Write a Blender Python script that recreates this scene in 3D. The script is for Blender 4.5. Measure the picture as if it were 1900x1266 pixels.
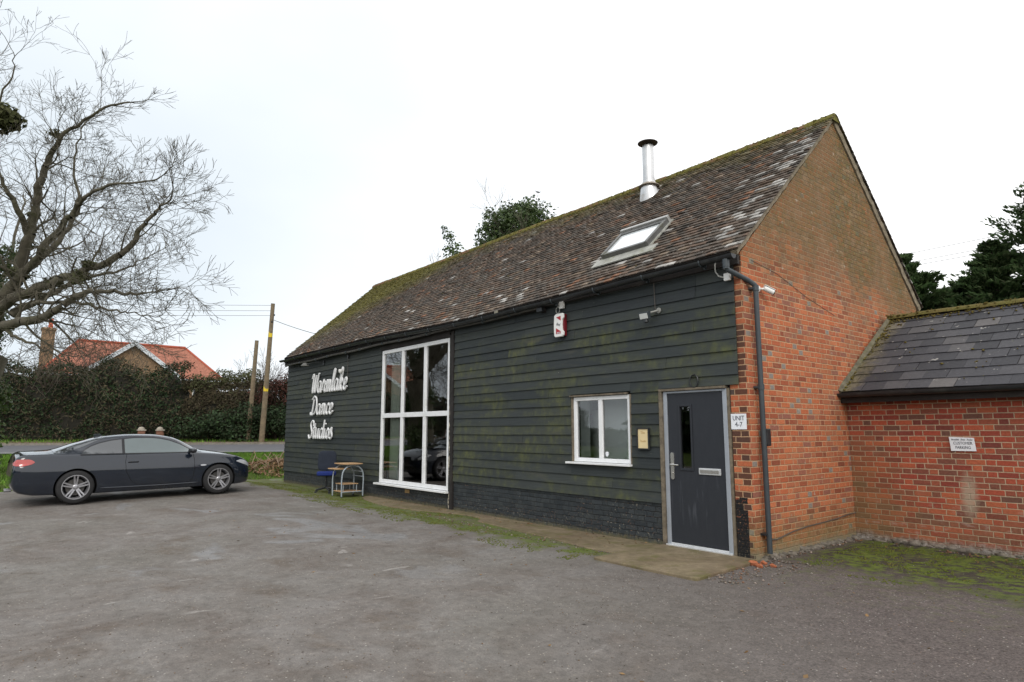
import bpy, bmesh, math, random
import numpy as np
from mathutils import Vector, Matrix, noise
from math import radians as rad, sin, cos, pi, sqrt, atan2
random.seed(7); rng=np.random.default_rng(7)
for o in list(bpy.data.objects): bpy.data.objects.remove(o)
sc=bpy.context.scene
# ---------------------------------------------------------------- camera
cam_d=bpy.data.cameras.new('camera'); cam=bpy.data.objects.new('camera',cam_d); sc.collection.objects.link(cam)
cam_d.sensor_width=36; cam_d.lens=22.46; cam_d.clip_start=.05; cam_d.clip_end=6000
yaw,pitch=2.45621847,0.14043549
F=Vector((cos(pitch)*cos(yaw),cos(pitch)*sin(yaw),sin(pitch))); Rr=Vector((sin(yaw),-cos(yaw),0)); U=Rr.cross(F)
cam.matrix_world=Matrix(((Rr.x,U.x,-F.x,4.348),(Rr.y,U.y,-F.y,-7.370),(Rr.z,U.z,-F.z,1.565),(0,0,0,1)))
sc.camera=cam
sc.render.engine='CYCLES'
sc.view_settings.view_transform='Standard'; sc.view_settings.look='None'; sc.view_settings.exposure=0.28; sc.view_settings.gamma=1
sc.cycles.max_bounces=8; sc.cycles.transparent_max_bounces=16
# ---------------------------------------------------------------- sky (overcast) and veiled sun
SUN_EL,SUN_AZ=rad(38),rad(-35)      # direction towards the sun: over the right of the camera
w=bpy.data.worlds.new('World'); sc.world=w; w.use_nodes=True
nt=w.node_tree; nt.nodes.clear()
wo=nt.nodes.new('ShaderNodeOutputWorld'); bg=nt.nodes.new('ShaderNodeBackground'); sky=nt.nodes.new('ShaderNodeTexSky')
sky.sky_type='NISHITA'; sky.sun_disc=False; sky.sun_elevation=SUN_EL; sky.sun_rotation=rad(90)-SUN_AZ; sky.air_density=1.0; sky.dust_density=3.0
tc=nt.nodes.new('ShaderNodeTexCoord'); nz=nt.nodes.new('ShaderNodeTexNoise'); nz.inputs['Scale'].default_value=.9; nz.inputs['Detail'].default_value=5
mp=nt.nodes.new('ShaderNodeMapping'); mp.inputs['Scale'].default_value=(1,1,2.2)
cr=nt.nodes.new('ShaderNodeValToRGB'); cr.color_ramp.elements[0].position=.3; cr.color_ramp.elements[0].color=(.60,.655,.70,1); cr.color_ramp.elements[1].position=.62; cr.color_ramp.elements[1].color=(1.0,1.0,1.0,1)
# the cloud sheet is thinner (bluer) towards the west, brighter towards the north-east
dt=nt.nodes.new('ShaderNodeVectorMath'); dt.operation='DOT_PRODUCT'; dt.inputs[1].default_value=(.90,.44,.0)
ad=nt.nodes.new('ShaderNodeMath'); ad.operation='MULTIPLY_ADD'; ad.inputs[1].default_value=.42; ad.inputs[2].default_value=.17
sm=nt.nodes.new('ShaderNodeMath'); sm.operation='ADD'
mx=nt.nodes.new('ShaderNodeMix'); mx.data_type='RGBA'; mx.inputs['Factor'].default_value=.93
mu=nt.nodes.new('ShaderNodeVectorMath'); mu.operation='SCALE'; mu.inputs['Scale'].default_value=10.4
L=nt.links.new
L(tc.outputs['Generated'],mp.inputs[0]); L(mp.outputs[0],nz.inputs['Vector']); L(tc.outputs['Generated'],dt.inputs[0]); L(dt.outputs['Value'],ad.inputs[0])
ns=nt.nodes.new('ShaderNodeMath'); ns.operation='MULTIPLY_ADD'; ns.inputs[1].default_value=.45; ns.inputs[2].default_value=.29; L(nz.outputs[0],ns.inputs[0]); L(ns.outputs[0],sm.inputs[0]); L(ad.outputs[0],sm.inputs[1]); L(sm.outputs[0],cr.inputs[0]); L(cr.outputs[0],mu.inputs[0])
L(sky.outputs[0],mx.inputs['A']); L(mu.outputs[0],mx.inputs['B']); L(mx.outputs['Result'],bg.inputs[0]); bg.inputs[1].default_value=.115; L(bg.outputs[0],wo.inputs[0])
sd=bpy.data.lights.new('sun','SUN'); sd.energy=1.0; sd.angle=rad(22); sd.color=(1,.96,.9); so=bpy.data.objects.new('sun',sd); sc.collection.objects.link(so)
so.rotation_euler=Vector((cos(SUN_EL)*cos(SUN_AZ),cos(SUN_EL)*sin(SUN_AZ),sin(SUN_EL))).to_track_quat('Z','Y').to_euler()

# ---------------------------------------------------------------- helpers
COL=sc.collection
def mesh_obj(name,V,Fc,mat=None,parent=None,smooth=False,mi=None,uv=None,col=None):
    me=bpy.data.meshes.new(name)
    if isinstance(V,np.ndarray) and isinstance(Fc,np.ndarray):
        nf,k=Fc.shape
        me.vertices.add(len(V)); me.vertices.foreach_set('co',V.astype(np.float32).ravel())
        me.loops.add(nf*k); me.loops.foreach_set('vertex_index',Fc.astype(np.int32).ravel())
        me.polygons.add(nf); me.polygons.foreach_set('loop_start',np.arange(0,nf*k,k,dtype=np.int32)); me.polygons.foreach_set('loop_total',np.full(nf,k,dtype=np.int32))
        me.update(calc_edges=True)
    else:
        me.from_pydata([tuple(v) for v in V],[],[tuple(f) for f in Fc]); me.update()
    if mat is not None:
        for m in (mat if isinstance(mat,(list,tuple)) else [mat]): me.materials.append(m)
    if mi is not None: me.polygons.foreach_set('material_index',np.array(mi,dtype=np.int32))
    if smooth: me.polygons.foreach_set('use_smooth',np.ones(len(me.polygons),dtype=bool))
    if col is not None:
        a=me.color_attributes.new('Col','FLOAT_COLOR','CORNER'); 
        a.data.foreach_set('color',np.asarray(col,dtype=np.float32).ravel())
    if uv:   # metre UVs from the dominant face normal
        ul=me.uv_layers.new(name='UVMap'); d=[0.0]*(2*len(me.loops))
        for p in me.polygons:
            n=p.normal
            for li in p.loop_indices:
                c=me.vertices[me.loops[li].vertex_index].co
                if abs(n.z)>.8: a,b=c.x,c.y
                elif abs(n.x)>abs(n.y): a,b=c.y,c.z
                else: a,b=c.x,c.z
                d[2*li]=a; d[2*li+1]=b
        ul.data.foreach_set('uv',d)
    o=bpy.data.objects.new(name,me); COL.objects.link(o)
    if parent is not None: o.parent=parent
    return o
class MB:
    def __init__(s): s.V=[]; s.F=[]; s.M=[]
    def add(s,V,Fc,m=0):
        b=len(s.V); s.V+= [tuple(v) for v in V]; s.F+=[tuple(i+b for i in f) for f in Fc]; s.M+=[m]*len(Fc); return s
    def box(s,x0,x1,y0,y1,z0,z1,m=0,M=None):
        V=[(x,y,z) for x in (x0,x1) for y in (y0,y1) for z in (z0,z1)]
        if M is not None: V=[M@Vector(v) for v in V]
        return s.add(V,[(0,1,3,2),(4,6,7,5),(0,4,5,1),(2,3,7,6),(0,2,6,4),(1,5,7,3)],m)
    def tube(s,pts,r,n=8,m=0,cap=True):
        pts=[Vector(p) for p in pts]; rs=r if isinstance(r,(list,tuple)) else [r]*len(pts); V=[];Fc=[]
        up=None
        for i,p in enumerate(pts):
            d=(pts[min(i+1,len(pts)-1)]-pts[max(i-1,0)]).normalized()
            if up is None: up=d.orthogonal().normalized()
            up=(up-d*up.dot(d)).normalized(); sd=d.cross(up)
            for k in range(n):
                a=2*pi*k/n; V.append(p+(up*cos(a)+sd*sin(a))*rs[i])
        for i in range(len(pts)-1):
            for k in range(n): Fc.append((i*n+k,i*n+(k+1)%n,(i+1)*n+(k+1)%n,(i+1)*n+k))
        if cap: Fc.append(tuple(range(n-1,-1,-1))); Fc.append(tuple((len(pts)-1)*n+k for k in range(n)))
        return s.add(V,Fc,m)
    def lathe(s,prof,c=(0,0,0),n=20,axis='z',m=0,M=None,cap=True):
        V=[];Fc=[];c=Vector(c)
        for (r,h) in prof:
            for k in range(n):
                a=2*pi*k/n
                v={'z':Vector((r*cos(a),r*sin(a),h)),'y':Vector((r*cos(a),h,r*sin(a))),'x':Vector((h,r*cos(a),r*sin(a)))}[axis]
                if M is not None: v=M@v
                V.append(c+v)
        for i in range(len(prof)-1):
            for k in range(n): Fc.append((i*n+k,i*n+(k+1)%n,(i+1)*n+(k+1)%n,(i+1)*n+k))
        if cap: Fc.append(tuple(range(n-1,-1,-1))); Fc.append(tuple((len(prof)-1)*n+k for k in range(n)))
        return s.add(V,Fc,m)
    def prism(s,poly,f0,f1,m=0):  # poly list of 2D, f0/f1 map 2D->3D
        n=len(poly); V=[f0(*p) for p in poly]+[f1(*p) for p in poly]
        return s.add(V,[tuple(range(n-1,-1,-1)),tuple(range(n,2*n))]+[(i,(i+1)%n,n+(i+1)%n,n+i) for i in range(n)],m)
    def build(s,name,mat=None,parent=None,smooth=False,uv=None,bevel=0):
        o=mesh_obj(name,s.V,s.F,mat,parent,smooth,s.M,None)
        bm=bmesh.new(); bm.from_mesh(o.data); bmesh.ops.recalc_face_normals(bm,faces=bm.faces); bm.to_mesh(o.data); bm.free()
        if uv:
            me=o.data; ul=me.uv_layers.new(name='UVMap')
            for p in me.polygons:
                n=p.normal
                for li in p.loop_indices:
                    c=me.vertices[me.loops[li].vertex_index].co
                    ul.data[li].uv=(c.x,c.y) if abs(n.z)>.8 else ((c.y,c.z) if abs(n.x)>abs(n.y) else (c.x,c.z))
        if bevel:
            b=o.modifiers.new('bevel','BEVEL'); b.width=bevel; b.segments=2; b.limit_method='ANGLE'; b.angle_limit=rad(40)
        if smooth:
            try: o.data.set_sharp_from_angle(angle=rad(42))
            except Exception: pass
        return o
def tag(o,label=None,cat=None,group=None,kind=None):
    if label: o['label']=label
    if cat: o['category']=cat
    if group: o['group']=group
    if kind: o['kind']=kind
    return o
def empty(name,loc=(0,0,0),rz=0):
    o=bpy.data.objects.new(name,None); COL.objects.link(o); o.location=loc; o.rotation_euler=(0,0,rz); o.empty_display_size=.2; return o
def copy_tree(o,parent=None):
    c=o.copy(); COL.objects.link(c)
    if parent is not None: c.parent=parent
    for ch in list(o.children): copy_tree(ch,c)
    return c

# ---------------------------------------------------------------- material DSL
class G:
    def __init__(s,name,rough=.8,spec=.4):
        s.m=bpy.data.materials.new(name); s.m.use_nodes=True; s.nt=s.m.node_tree
        s.b=s.nt.nodes['Principled BSDF']; s.out=s.nt.nodes['Material Output']
        s.b.inputs['Roughness'].default_value=rough; s.b.inputs['Specular IOR Level'].default_value=spec
        s._c=None
    def put(s,sock,v):
        if v is None: return
        if isinstance(v,bpy.types.NodeSocket): s.nt.links.new(v,sock)
        else:
            if isinstance(v,tuple) and len(v)==3 and sock.type=='RGBA': v=v+(1,)
            sock.default_value=v
    def n(s,t,**k):
        x=s.nt.nodes.new(t)
        for a,b in k.items(): setattr(x,a,b)
        return x
    def pos(s):
        if s._c is None: s._c=s.n('ShaderNodeTexCoord').outputs['Object']
        return s._c
    def uvs(s): return s.n('ShaderNodeTexCoord').outputs['UV']
    def xyz(s,v):
        x=s.n('ShaderNodeSeparateXYZ'); s.put(x.inputs[0],v); return x.outputs
    def vec(s,x,y,z=0.0):
        c=s.n('ShaderNodeCombineXYZ'); s.put(c.inputs[0],x); s.put(c.inputs[1],y); s.put(c.inputs[2],z); return c.outputs[0]
    def mth(s,op,a,b=None,c=None,clamp=False):
        x=s.n('ShaderNodeMath',operation=op,use_clamp=clamp); s.put(x.inputs[0],a); s.put(x.inputs[1],b) if b is not None else 0
        if c is not None: s.put(x.inputs[2],c)
        return x.outputs[0]
    def noise(s,scale,detail=4,rough=.55,vec=None,sv=None,dist=0):
        x=s.n('ShaderNodeTexNoise'); v=vec if vec is not None else s.pos()
        if sv: 
            mpn=s.n('ShaderNodeMapping'); s.put(mpn.inputs[0],v); mpn.inputs['Scale'].default_value=sv; v=mpn.outputs[0]
        s.put(x.inputs['Vector'],v); x.inputs['Scale'].default_value=scale; x.inputs['Detail'].default_value=detail; x.inputs['Roughness'].default_value=rough; x.inputs['Distortion'].default_value=dist
        return x.outputs[0]
    def vor(s,scale,vec=None,feature='F1',out='Distance',rand=1.0):
        x=s.n('ShaderNodeTexVoronoi',feature=feature); s.put(x.inputs['Vector'],vec if vec is not None else s.pos()); x.inputs['Scale'].default_value=scale; x.inputs['Randomness'].default_value=rand
        return x.outputs[out]
    def rng(s,v,a,b,c=0.,d=1.,smooth=False):
        x=s.n('ShaderNodeMapRange'); x.interpolation_type='SMOOTHSTEP' if smooth else 'LINEAR'
        s.put(x.inputs[0],v)
        for i,q in enumerate((a,b,c,d)): s.put(x.inputs[i+1],q)
        return x.outputs[0]
    def mix(s,f,a,b,mode='MIX'):
        x=s.n('ShaderNodeMix',data_type='RGBA',blend_type=mode); s.put(x.inputs['Factor'],f); s.put(x.inputs['A'],a); s.put(x.inputs['B'],b); return x.outputs['Result']
    def ramp(s,v,stops,interp='LINEAR'):
        x=s.n('ShaderNodeValToRGB'); r=x.color_ramp; r.interpolation=interp; s.put(x.inputs[0],v)
        while len(r.elements)<len(stops): r.elements.new(.5)
        for e,(p,c) in zip(r.elements,stops): e.position=p; e.color=c+(1,) if len(c)==3 else c
        return x.outputs[0]
    def isl(s): return s.n('ShaderNodeNewGeometry').outputs['Random Per Island']
    def attr(s,name='Col'): return s.n('ShaderNodeVertexColor',layer_name=name).outputs[0]
    def bump(s,h,strength=.5,dist=.01):
        x=s.n('ShaderNodeBump'); x.inputs['Strength'].default_value=strength; x.inputs['Distance'].default_value=dist; s.put(x.inputs['Height'],h); s.put(s.b.inputs['Normal'],x.outputs[0])
    def done(s,col=None,rough=None):
        if col is not None: s.put(s.b.inputs['Base Color'],col)
        if rough is not None: s.put(s.b.inputs['Roughness'],rough)
        return s.m
def simple(name,c,rough=.5,metal=0,var=.12,scale=6,spec=.4,coat=0,bump=0,dirt=None):
    g=G(name,rough,spec); nv=g.noise(scale,5,.6)
    k=g.rng(nv,.3,.7,1-var,1+var); a=g.vec(k,k,k)
    col=g.mix(1.0,c,a,'MULTIPLY')
    if dirt: col=g.mix(g.rng(g.noise(scale*.6,6,.7),.52,.72,0,.7),col,dirt)
    g.b.inputs['Metallic'].default_value=metal
    if coat: g.b.inputs['Coat Weight'].default_value=coat; g.b.inputs['Coat Roughness'].default_value=.04
    if bump: g.bump(g.noise(scale*8,4,.6),bump,.003)
    return g.done(col)

def bricks(g,cols,mortar,grey=None,mw=.0055,course=.075,P=.3375,warp=.006):
    uv=g.uvs(); n1=g.noise(7,2,.5,vec=uv); u,v,_=g.xyz(uv)
    u=g.mth('MULTIPLY_ADD',g.mth('SUBTRACT',n1,.5),warp*2.5,u); 
    v=g.mth('MULTIPLY_ADD',g.mth('SUBTRACT',g.noise(2.3,3,.6,vec=uv),.5),warp*3.0,v)
    r=g.mth('DIVIDE',v,course); row=g.mth('FLOOR',r); fv=g.mth('MULTIPLY',g.mth('FRACT',r),course)
    par=g.mth('MODULO',g.mth('ABSOLUTE',row),2.0)
    wn0=g.n('ShaderNodeTexWhiteNoise',noise_dimensions='1D'); g.put(wn0.inputs['W'],row)
    uu=g.mth('ADD',g.mth('ADD',g.mth('DIVIDE',u,P),g.mth('MULTIPLY',par,.5)),g.mth('MULTIPLY',wn0.outputs[0],.07))
    cell=g.mth('FLOOR',uu); f=g.mth('MULTIPLY',g.mth('FRACT',uu),P); st=P*2/3
    head=g.mth('GREATER_THAN',f,st)
    du=g.mth('MINIMUM',g.mth('MINIMUM',f,g.mth('ABSOLUTE',g.mth('SUBTRACT',f,st))),g.mth('SUBTRACT',P,f))
    dv=g.mth('MINIMUM',fv,g.mth('SUBTRACT',course,fv)); d=g.mth('MINIMUM',du,dv)
    fine=g.noise(60,3,.6,vec=uv)
    d=g.mth('ADD',d,g.mth('MULTIPLY',g.mth('SUBTRACT',fine,.5),.007))
    mask=g.rng(d,mw*.55,mw*1.25)          # 0 mortar 1 brick
    wn=g.n('ShaderNodeTexWhiteNoise',noise_dimensions='2D'); g.put(wn.inputs['Vector'],g.vec(g.mth('MULTIPLY_ADD',cell,2.0,head),row))
    rnd=wn.outputs['Value']; rnd2=g.xyz(wn.outputs['Color'])[1]
    k=len(cols); col=g.ramp(rnd,[((i+.5)/k if i else 0,c) for i,c in enumerate(cols)],'CONSTANT' if False else 'LINEAR')
    if grey: col=g.mix(g.mth('MULTIPLY',head,g.mth('GREATER_THAN',rnd2,grey[1])),col,grey[0])
    sp=g.rng(g.noise(35,5,.7,vec=uv),.3,.7,.72,1.22); col=g.mix(1,col,g.vec(sp,sp,sp),'MULTIPLY')
    face=col
    mm=g.rng(g.noise(5,4,.6,vec=uv),.3,.7,.75,1.15); mcol=g.mix(1,mortar,g.vec(mm,mm,mm),'MULTIPLY')
    col=g.mix(mask,mcol,face)
    h=g.mth('ADD',g.mth('MULTIPLY',mask,.75),g.mth('ADD',g.mth('MULTIPLY',fine,.35),g.mth('MULTIPLY',rnd2,.25)))
    return col,h,mask,rnd,head

def mat_gable():
    g=G('old_orange_brick',.9,.25)
    col,h,mask,rnd,head=bricks(g,[(.24,.070,.040),(.40,.110,.052),(.48,.140,.062),(.52,.175,.080),(.38,.13,.068),(.50,.145,.058),(.28,.11,.078)],(.50,.32,.19),grey=((.25,.22,.20),.93),mw=.0068)
    x,y,z=g.xyz(g.pos()); big=g.noise(.9,5,.6); mid=g.noise(4,6,.65); fi=g.noise(22,5,.7)
    # lichen on the weathered upper gable
    up=g.rng(g.mth('ADD',g.mth('ADD',g.mth('ADD',z,g.mth('MULTIPLY',y,.10)),g.mth('MULTIPLY',big,1.6)),g.mth('MULTIPLY',mid,1.1)),4.9,5.9,0,1)
    lich=g.mix(g.rng(fi,.38,.62),(.044,.046,.016),(.185,.162,.064)); f2=g.noise(48,3,.6)
    lich=g.mix(g.rng(mid,.48,.62),lich,g.mix(g.rng(f2,.4,.6),(.13,.080,.045),(.27,.22,.13))); lich=g.mix(g.rng(g.noise(3,5,.7),.56,.66,0,.8),lich,(.115,.110,.052)); lich=g.mix(g.mth('MULTIPLY',mask,-.45),lich,(.05,.04,.02)) if False else g.mix(1,lich,g.mix(mask,(.50,.50,.50),(.98,.98,.94)),'MULTIPLY')
    pat=g.rng(g.mth('ADD',g.mth('MULTIPLY',fi,.6),g.mth('MULTIPLY',mid,.5)),.40,.56,.42,1)
    col=g.mix(g.mth('MULTIPLY',g.mth('MULTIPLY',up,pat),.88),col,lich)
    # tan stains around mid height, pale mortar smears
    smear=g.mth('MULTIPLY',g.rng(g.noise(3.1,6,.7,sv=(1,1,1.6)),.55,.72),g.rng(z,1.6,4.2,.25,.9))
    col=g.mix(smear,col,(.34,.235,.14)); wide=g.mth('MULTIPLY',g.rng(g.noise(.7,4,.6),.42,.62),g.rng(z,.8,3.8,.05,.55)); col=g.mix(wide,col,g.mix(mask,(.36,.26,.16),(.235,.115,.06)))
    # whitish spalls
    sp=g.mth('MULTIPLY',g.rng(g.noise(9,3,.5),.68,.73),.7); col=g.mix(sp,col,(.42,.36,.29))
    # green growth at the foot
    ft=g.rng(g.mth('ADD',z,g.mth('MULTIPLY',mid,.7)),.38,.95,1,0); col=g.mix(g.mth('MULTIPLY',ft,.75),col,g.mix(g.rng(fi,.4,.6),(.12,.12,.035),(.25,.21,.11)))
    ft2=g.rng(g.mth('ADD',z,g.mth('MULTIPLY',mid,.2)),.14,.24,1,0); col=g.mix(g.mth('MULTIPLY',ft2,.8),col,(.22,.20,.14))
    # front return of the pier: black paint low down and sooty headers
    fr=g.mth('LESS_THAN',y,.004)
    soot=g.mth('MULTIPLY',g.mth('MULTIPLY',fr,mask),g.mth('MULTIPLY',g.mth('GREATER_THAN',g.mth('MULTIPLY_ADD',head,.35,rnd),.66),.85)); col=g.mix(soot,col,(.060,.036,.028))
    fr2=g.mth('MULTIPLY',g.mth('LESS_THAN',y,.004),g.mth('LESS_THAN',g.mth('ADD',x,g.mth('MULTIPLY',fi,.04)),-.05))
    pm=g.mth('MULTIPLY',fr2,g.mth('MULTIPLY',g.rng(g.mth('ADD',g.mth('ADD',z,g.mth('MULTIPLY',mid,.25)),g.mth('MULTIPLY',g.mth('MULTIPLY_ADD',head,.6,rnd),.30)),1.02,1.06,1,0),g.rng(g.noise(40,4,.7),.56,.66,1,.25)))
    col=g.mix(pm,col,(.016,.016,.017))
    g.bump(h,.8,.009); return g.done(col)
def mat_ext():
    g=G('red_brick',.88,.25)
    col,h,mask,rnd,_=bricks(g,[(.18,.052,.040),(.32,.066,.042),(.39,.085,.048),(.46,.125,.060),(.22,.075,.052),(.42,.098,.050),(.16,.075,.055)],(.50,.39,.27),mw=.0062,warp=.003)
    x,y,z=g.xyz(g.pos()); mid=g.noise(3,6,.65); fi=g.noise(20,5,.7)
    ft=g.rng(g.mth('ADD',z,g.mth('MULTIPLY',mid,.9)),.45,1.25,1,0); ft=g.mth('MULTIPLY',ft,g.rng(x,3.0,.6,.45,1))
    col=g.mix(g.mth('MULTIPLY',ft,.5),col,g.mix(g.rng(fi,.4,.6),(.20,.11,.05),(.27,.19,.10)))
    corner=g.mth('MULTIPLY',g.rng(g.mth('ADD',x,g.mth('MULTIPLY',mid,.8)),.55,1.3,1,0),g.rng(z,1.7,.9,0,1)); col=g.mix(g.mth('MULTIPLY',corner,.5),col,(.20,.14,.055))
    # pale patch under the sign and lime bloom
    dx=g.mth('MULTIPLY',g.mth('SUBTRACT',x,1.50),7.5); dz=g.mth('MULTIPLY',g.mth('SUBTRACT',z,.72),2.6)
    rr=g.mth('SQRT',g.mth('ADD',g.mth('MULTIPLY',dx,dx),g.mth('MULTIPLY',dz,dz)))
    pt=g.rng(g.mth('ADD',rr,g.mth('MULTIPLY',fi,.9)),.8,1.35,.75,0); col=g.mix(pt,col,(.42,.35,.26))
    wb=g.mth('MULTIPLY',g.rng(g.noise(4,6,.7,sv=(1,1,2.5)),.56,.7),g.rng(z,.25,.8,.8,.1)); col=g.mix(wb,col,(.42,.35,.30))
    fb=g.rng(g.mth('ADD',z,g.mth('MULTIPLY',mid,.25)),.16,.26,1,0); col=g.mix(fb,col,g.mix(g.rng(fi,.4,.62),(.12,.10,.08),(.38,.35,.32)))
    g.bump(h,.8,.009); return g.done(col)
def mat_plinth():
    g=G('black_painted_brick',.62,.35)
    c0=(.022,.025,.028)
    col,h,mask,rnd,_=bricks(g,[(.022,.028,.033),(.030,.037,.043),(.040,.048,.054),(.026,.032,.037)],(.017,.020,.023),warp=.012,mw=.0068)
    x,y,z=g.xyz(g.pos()); fi=g.noise(14,6,.75); mid=g.noise(1.3,4,.6)
    chip=g.mth('MULTIPLY',g.rng(g.noise(30,5,.75),.585,.62),g.mth('MAXIMUM',g.rng(mid,.50,.58,0,.9),g.rng(z,.32,.16,0,1))); chip=g.mth('MULTIPLY',chip,g.mth('SUBTRACT',1.0,g.mth('MULTIPLY',mask,.55))); col=g.mix(chip,col,g.mix(g.rng(rnd,.4,.6),(.30,.15,.085),(.36,.32,.25)))
    base=g.rng(g.mth('ADD',z,g.mth('MULTIPLY',fi,.25)),.13,.22,1,0); col=g.mix(g.mth('MULTIPLY',base,.75),col,(.15,.13,.065))
    dust=g.rng(g.noise(6,5,.6),.45,.7,0,.35); col=g.mix(dust,col,(.07,.075,.07))
    g.bump(h,.9,.012); return g.done(col)
def mat_boards():
    g=G('black_weatherboard',.68,.3)
    x,y,z=g.xyz(g.pos()); isl=g.isl()
    base=g.ramp(isl,[(0,(.026,.032,.034)),(.35,(.035,.042,.043)),(.7,(.046,.053,.051)),(1,(.031,.037,.041))])
    grain=g.noise(1,5,.7,sv=(2.2,1,60)); k=g.rng(grain,.3,.7,.78,1.25); col=g.mix(1,base,g.vec(k,k,k),'MULTIPLY')
    # algae: long smears along the boards plus short vertical streaks; real growth on the timber
    a1=g.noise(1,5,.65,vec=g.vec(g.mth('MULTIPLY',x,.85),isl,g.mth('MULTIPLY',z,2.2)))
    a2=g.noise(1,3,.6,vec=g.vec(g.mth('MULTIPLY',x,9),0.0,g.mth('MULTIPLY',z,3.3)))
    grn=g.mth('MULTIPLY',g.rng(g.mth('ADD',a1,g.mth('MULTIPLY',isl,.10)),.47,.68),g.rng(a2,.38,.62,.25,1))
    hz=g.mth('MULTIPLY',g.rng(z,3.35,3.1,0,1),g.rng(x,-6.3,-6.8,1,.5)); grn=g.mth('MULTIPLY',grn,g.mth('MAXIMUM',hz,.12))
    col=g.mix(g.mth('MULTIPLY',grn,.60),col,g.mix(g.rng(g.noise(7,4),.4,.65),(.062,.068,.026),(.150,.160,.034)))
    a3=g.mth('MULTIPLY',g.rng(a2,.68,.78),g.rng(a1,.52,.62)); col=g.mix(g.mth('MULTIPLY',a3,.6),col,(.16,.17,.05))
    old=g.mth('MULTIPLY',g.rng(g.noise(1.1,4,.6,sv=(1,1,5)),.60,.74),.45); col=g.mix(old,col,(.095,.088,.066))
    fl=g.rng(g.noise(26,2,.5),.775,.80); col=g.mix(fl,col,(.30,.28,.24))
    g.bump(grain,.35,.004); return g.done(col)
def mat_tiles():
    g=G('clay_roof_tile',.9,.25); c=g.attr(); fi=g.noise(30,5,.7)
    k=g.rng(fi,.3,.7,.65,1.35); col=g.mix(1,c,g.vec(k,k,k),'MULTIPLY')
    x,y,z=g.xyz(g.pos())
    li=g.noise(14,3,.55,sv=(1,1.9,1.9)); lm=g.mth('MULTIPLY',g.rng(li,.62,.67),.85); col=g.mix(g.mth('MULTIPLY',lm,g.rng(g.noise(1.2,3),.35,.6,.15,1)),col,(.42,.40,.36))
    # moss creeping down from the ridge and along the far verge
    mo=g.mth('ADD',g.mth('MULTIPLY',g.noise(2.0,6,.7),1.5),g.mth('MULTIPLY',g.noise(.5,3),.8))
    m=g.rng(g.mth('ADD',g.mth('ADD',z,g.mth('MULTIPLY',mo,.9)),g.mth('MULTIPLY',g.mth('ABSOLUTE',g.mth('MINIMUM',g.mth('ADD',x,9.5),0.0)),.36)),7.2,8.3,0,1)
    col=g.mix(g.mth('MULTIPLY',m,.85),col,g.mix(g.rng(fi,.35,.65),(.085,.080,.018),(.21,.19,.035)))
    dk=g.rng(g.noise(9,5,.7),.5,.7,0,.5); col=g.mix(dk,col,(.035,.03,.022))
    g.bump(fi,.5,.006); return g.done(col)
def mat_slate():
    g=G('grey_slate',.62,.3); isl=g.isl(); fi=g.noise(25,6,.7)
    col=g.ramp(isl,[(0,(.036,.037,.043)),(.3,(.050,.051,.059)),(.6,(.066,.066,.074)),(.88,(.086,.084,.088)),(.96,(.16,.15,.145)),(1,(.08,.068,.070))])
    k=g.rng(fi,.3,.7,.8,1.2); col=g.mix(1,col,g.vec(k,k,k),'MULTIPLY')
    w=g.mth('MULTIPLY',g.rng(g.noise(9,4,.6),.66,.70),.7); col=g.mix(w,col,(.42,.41,.38))
    x,y,z=g.xyz(g.pos()); n=g.noise(5,5,.7)
    m=g.rng(g.mth('ADD',x,g.mth('MULTIPLY',n,.6)),.35,.62,1,0); col=g.mix(g.mth('MULTIPLY',m,.75),col,g.mix(g.rng(fi,.4,.6),(.10,.09,.03),(.24,.21,.13)))
    m2=g.mth('MULTIPLY',g.rng(g.noise(16,4,.6),.68,.72),.8); col=g.mix(m2,col,(.09,.11,.02))
    g.bump(fi,.3,.004); return g.done(col)
def mat_moss(name='moss',a=(.10,.13,.015),b=(.19,.19,.035)):
    g=G(name,.95,.15); f=g.noise(40,4,.7); col=g.mix(g.rng(f,.35,.65),a,b); col=g.mix(g.rng(g.noise(5,4),.4,.65,0,.6),col,(.15,.11,.045)); g.bump(f,.9,.01); return g.done(col)
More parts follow.
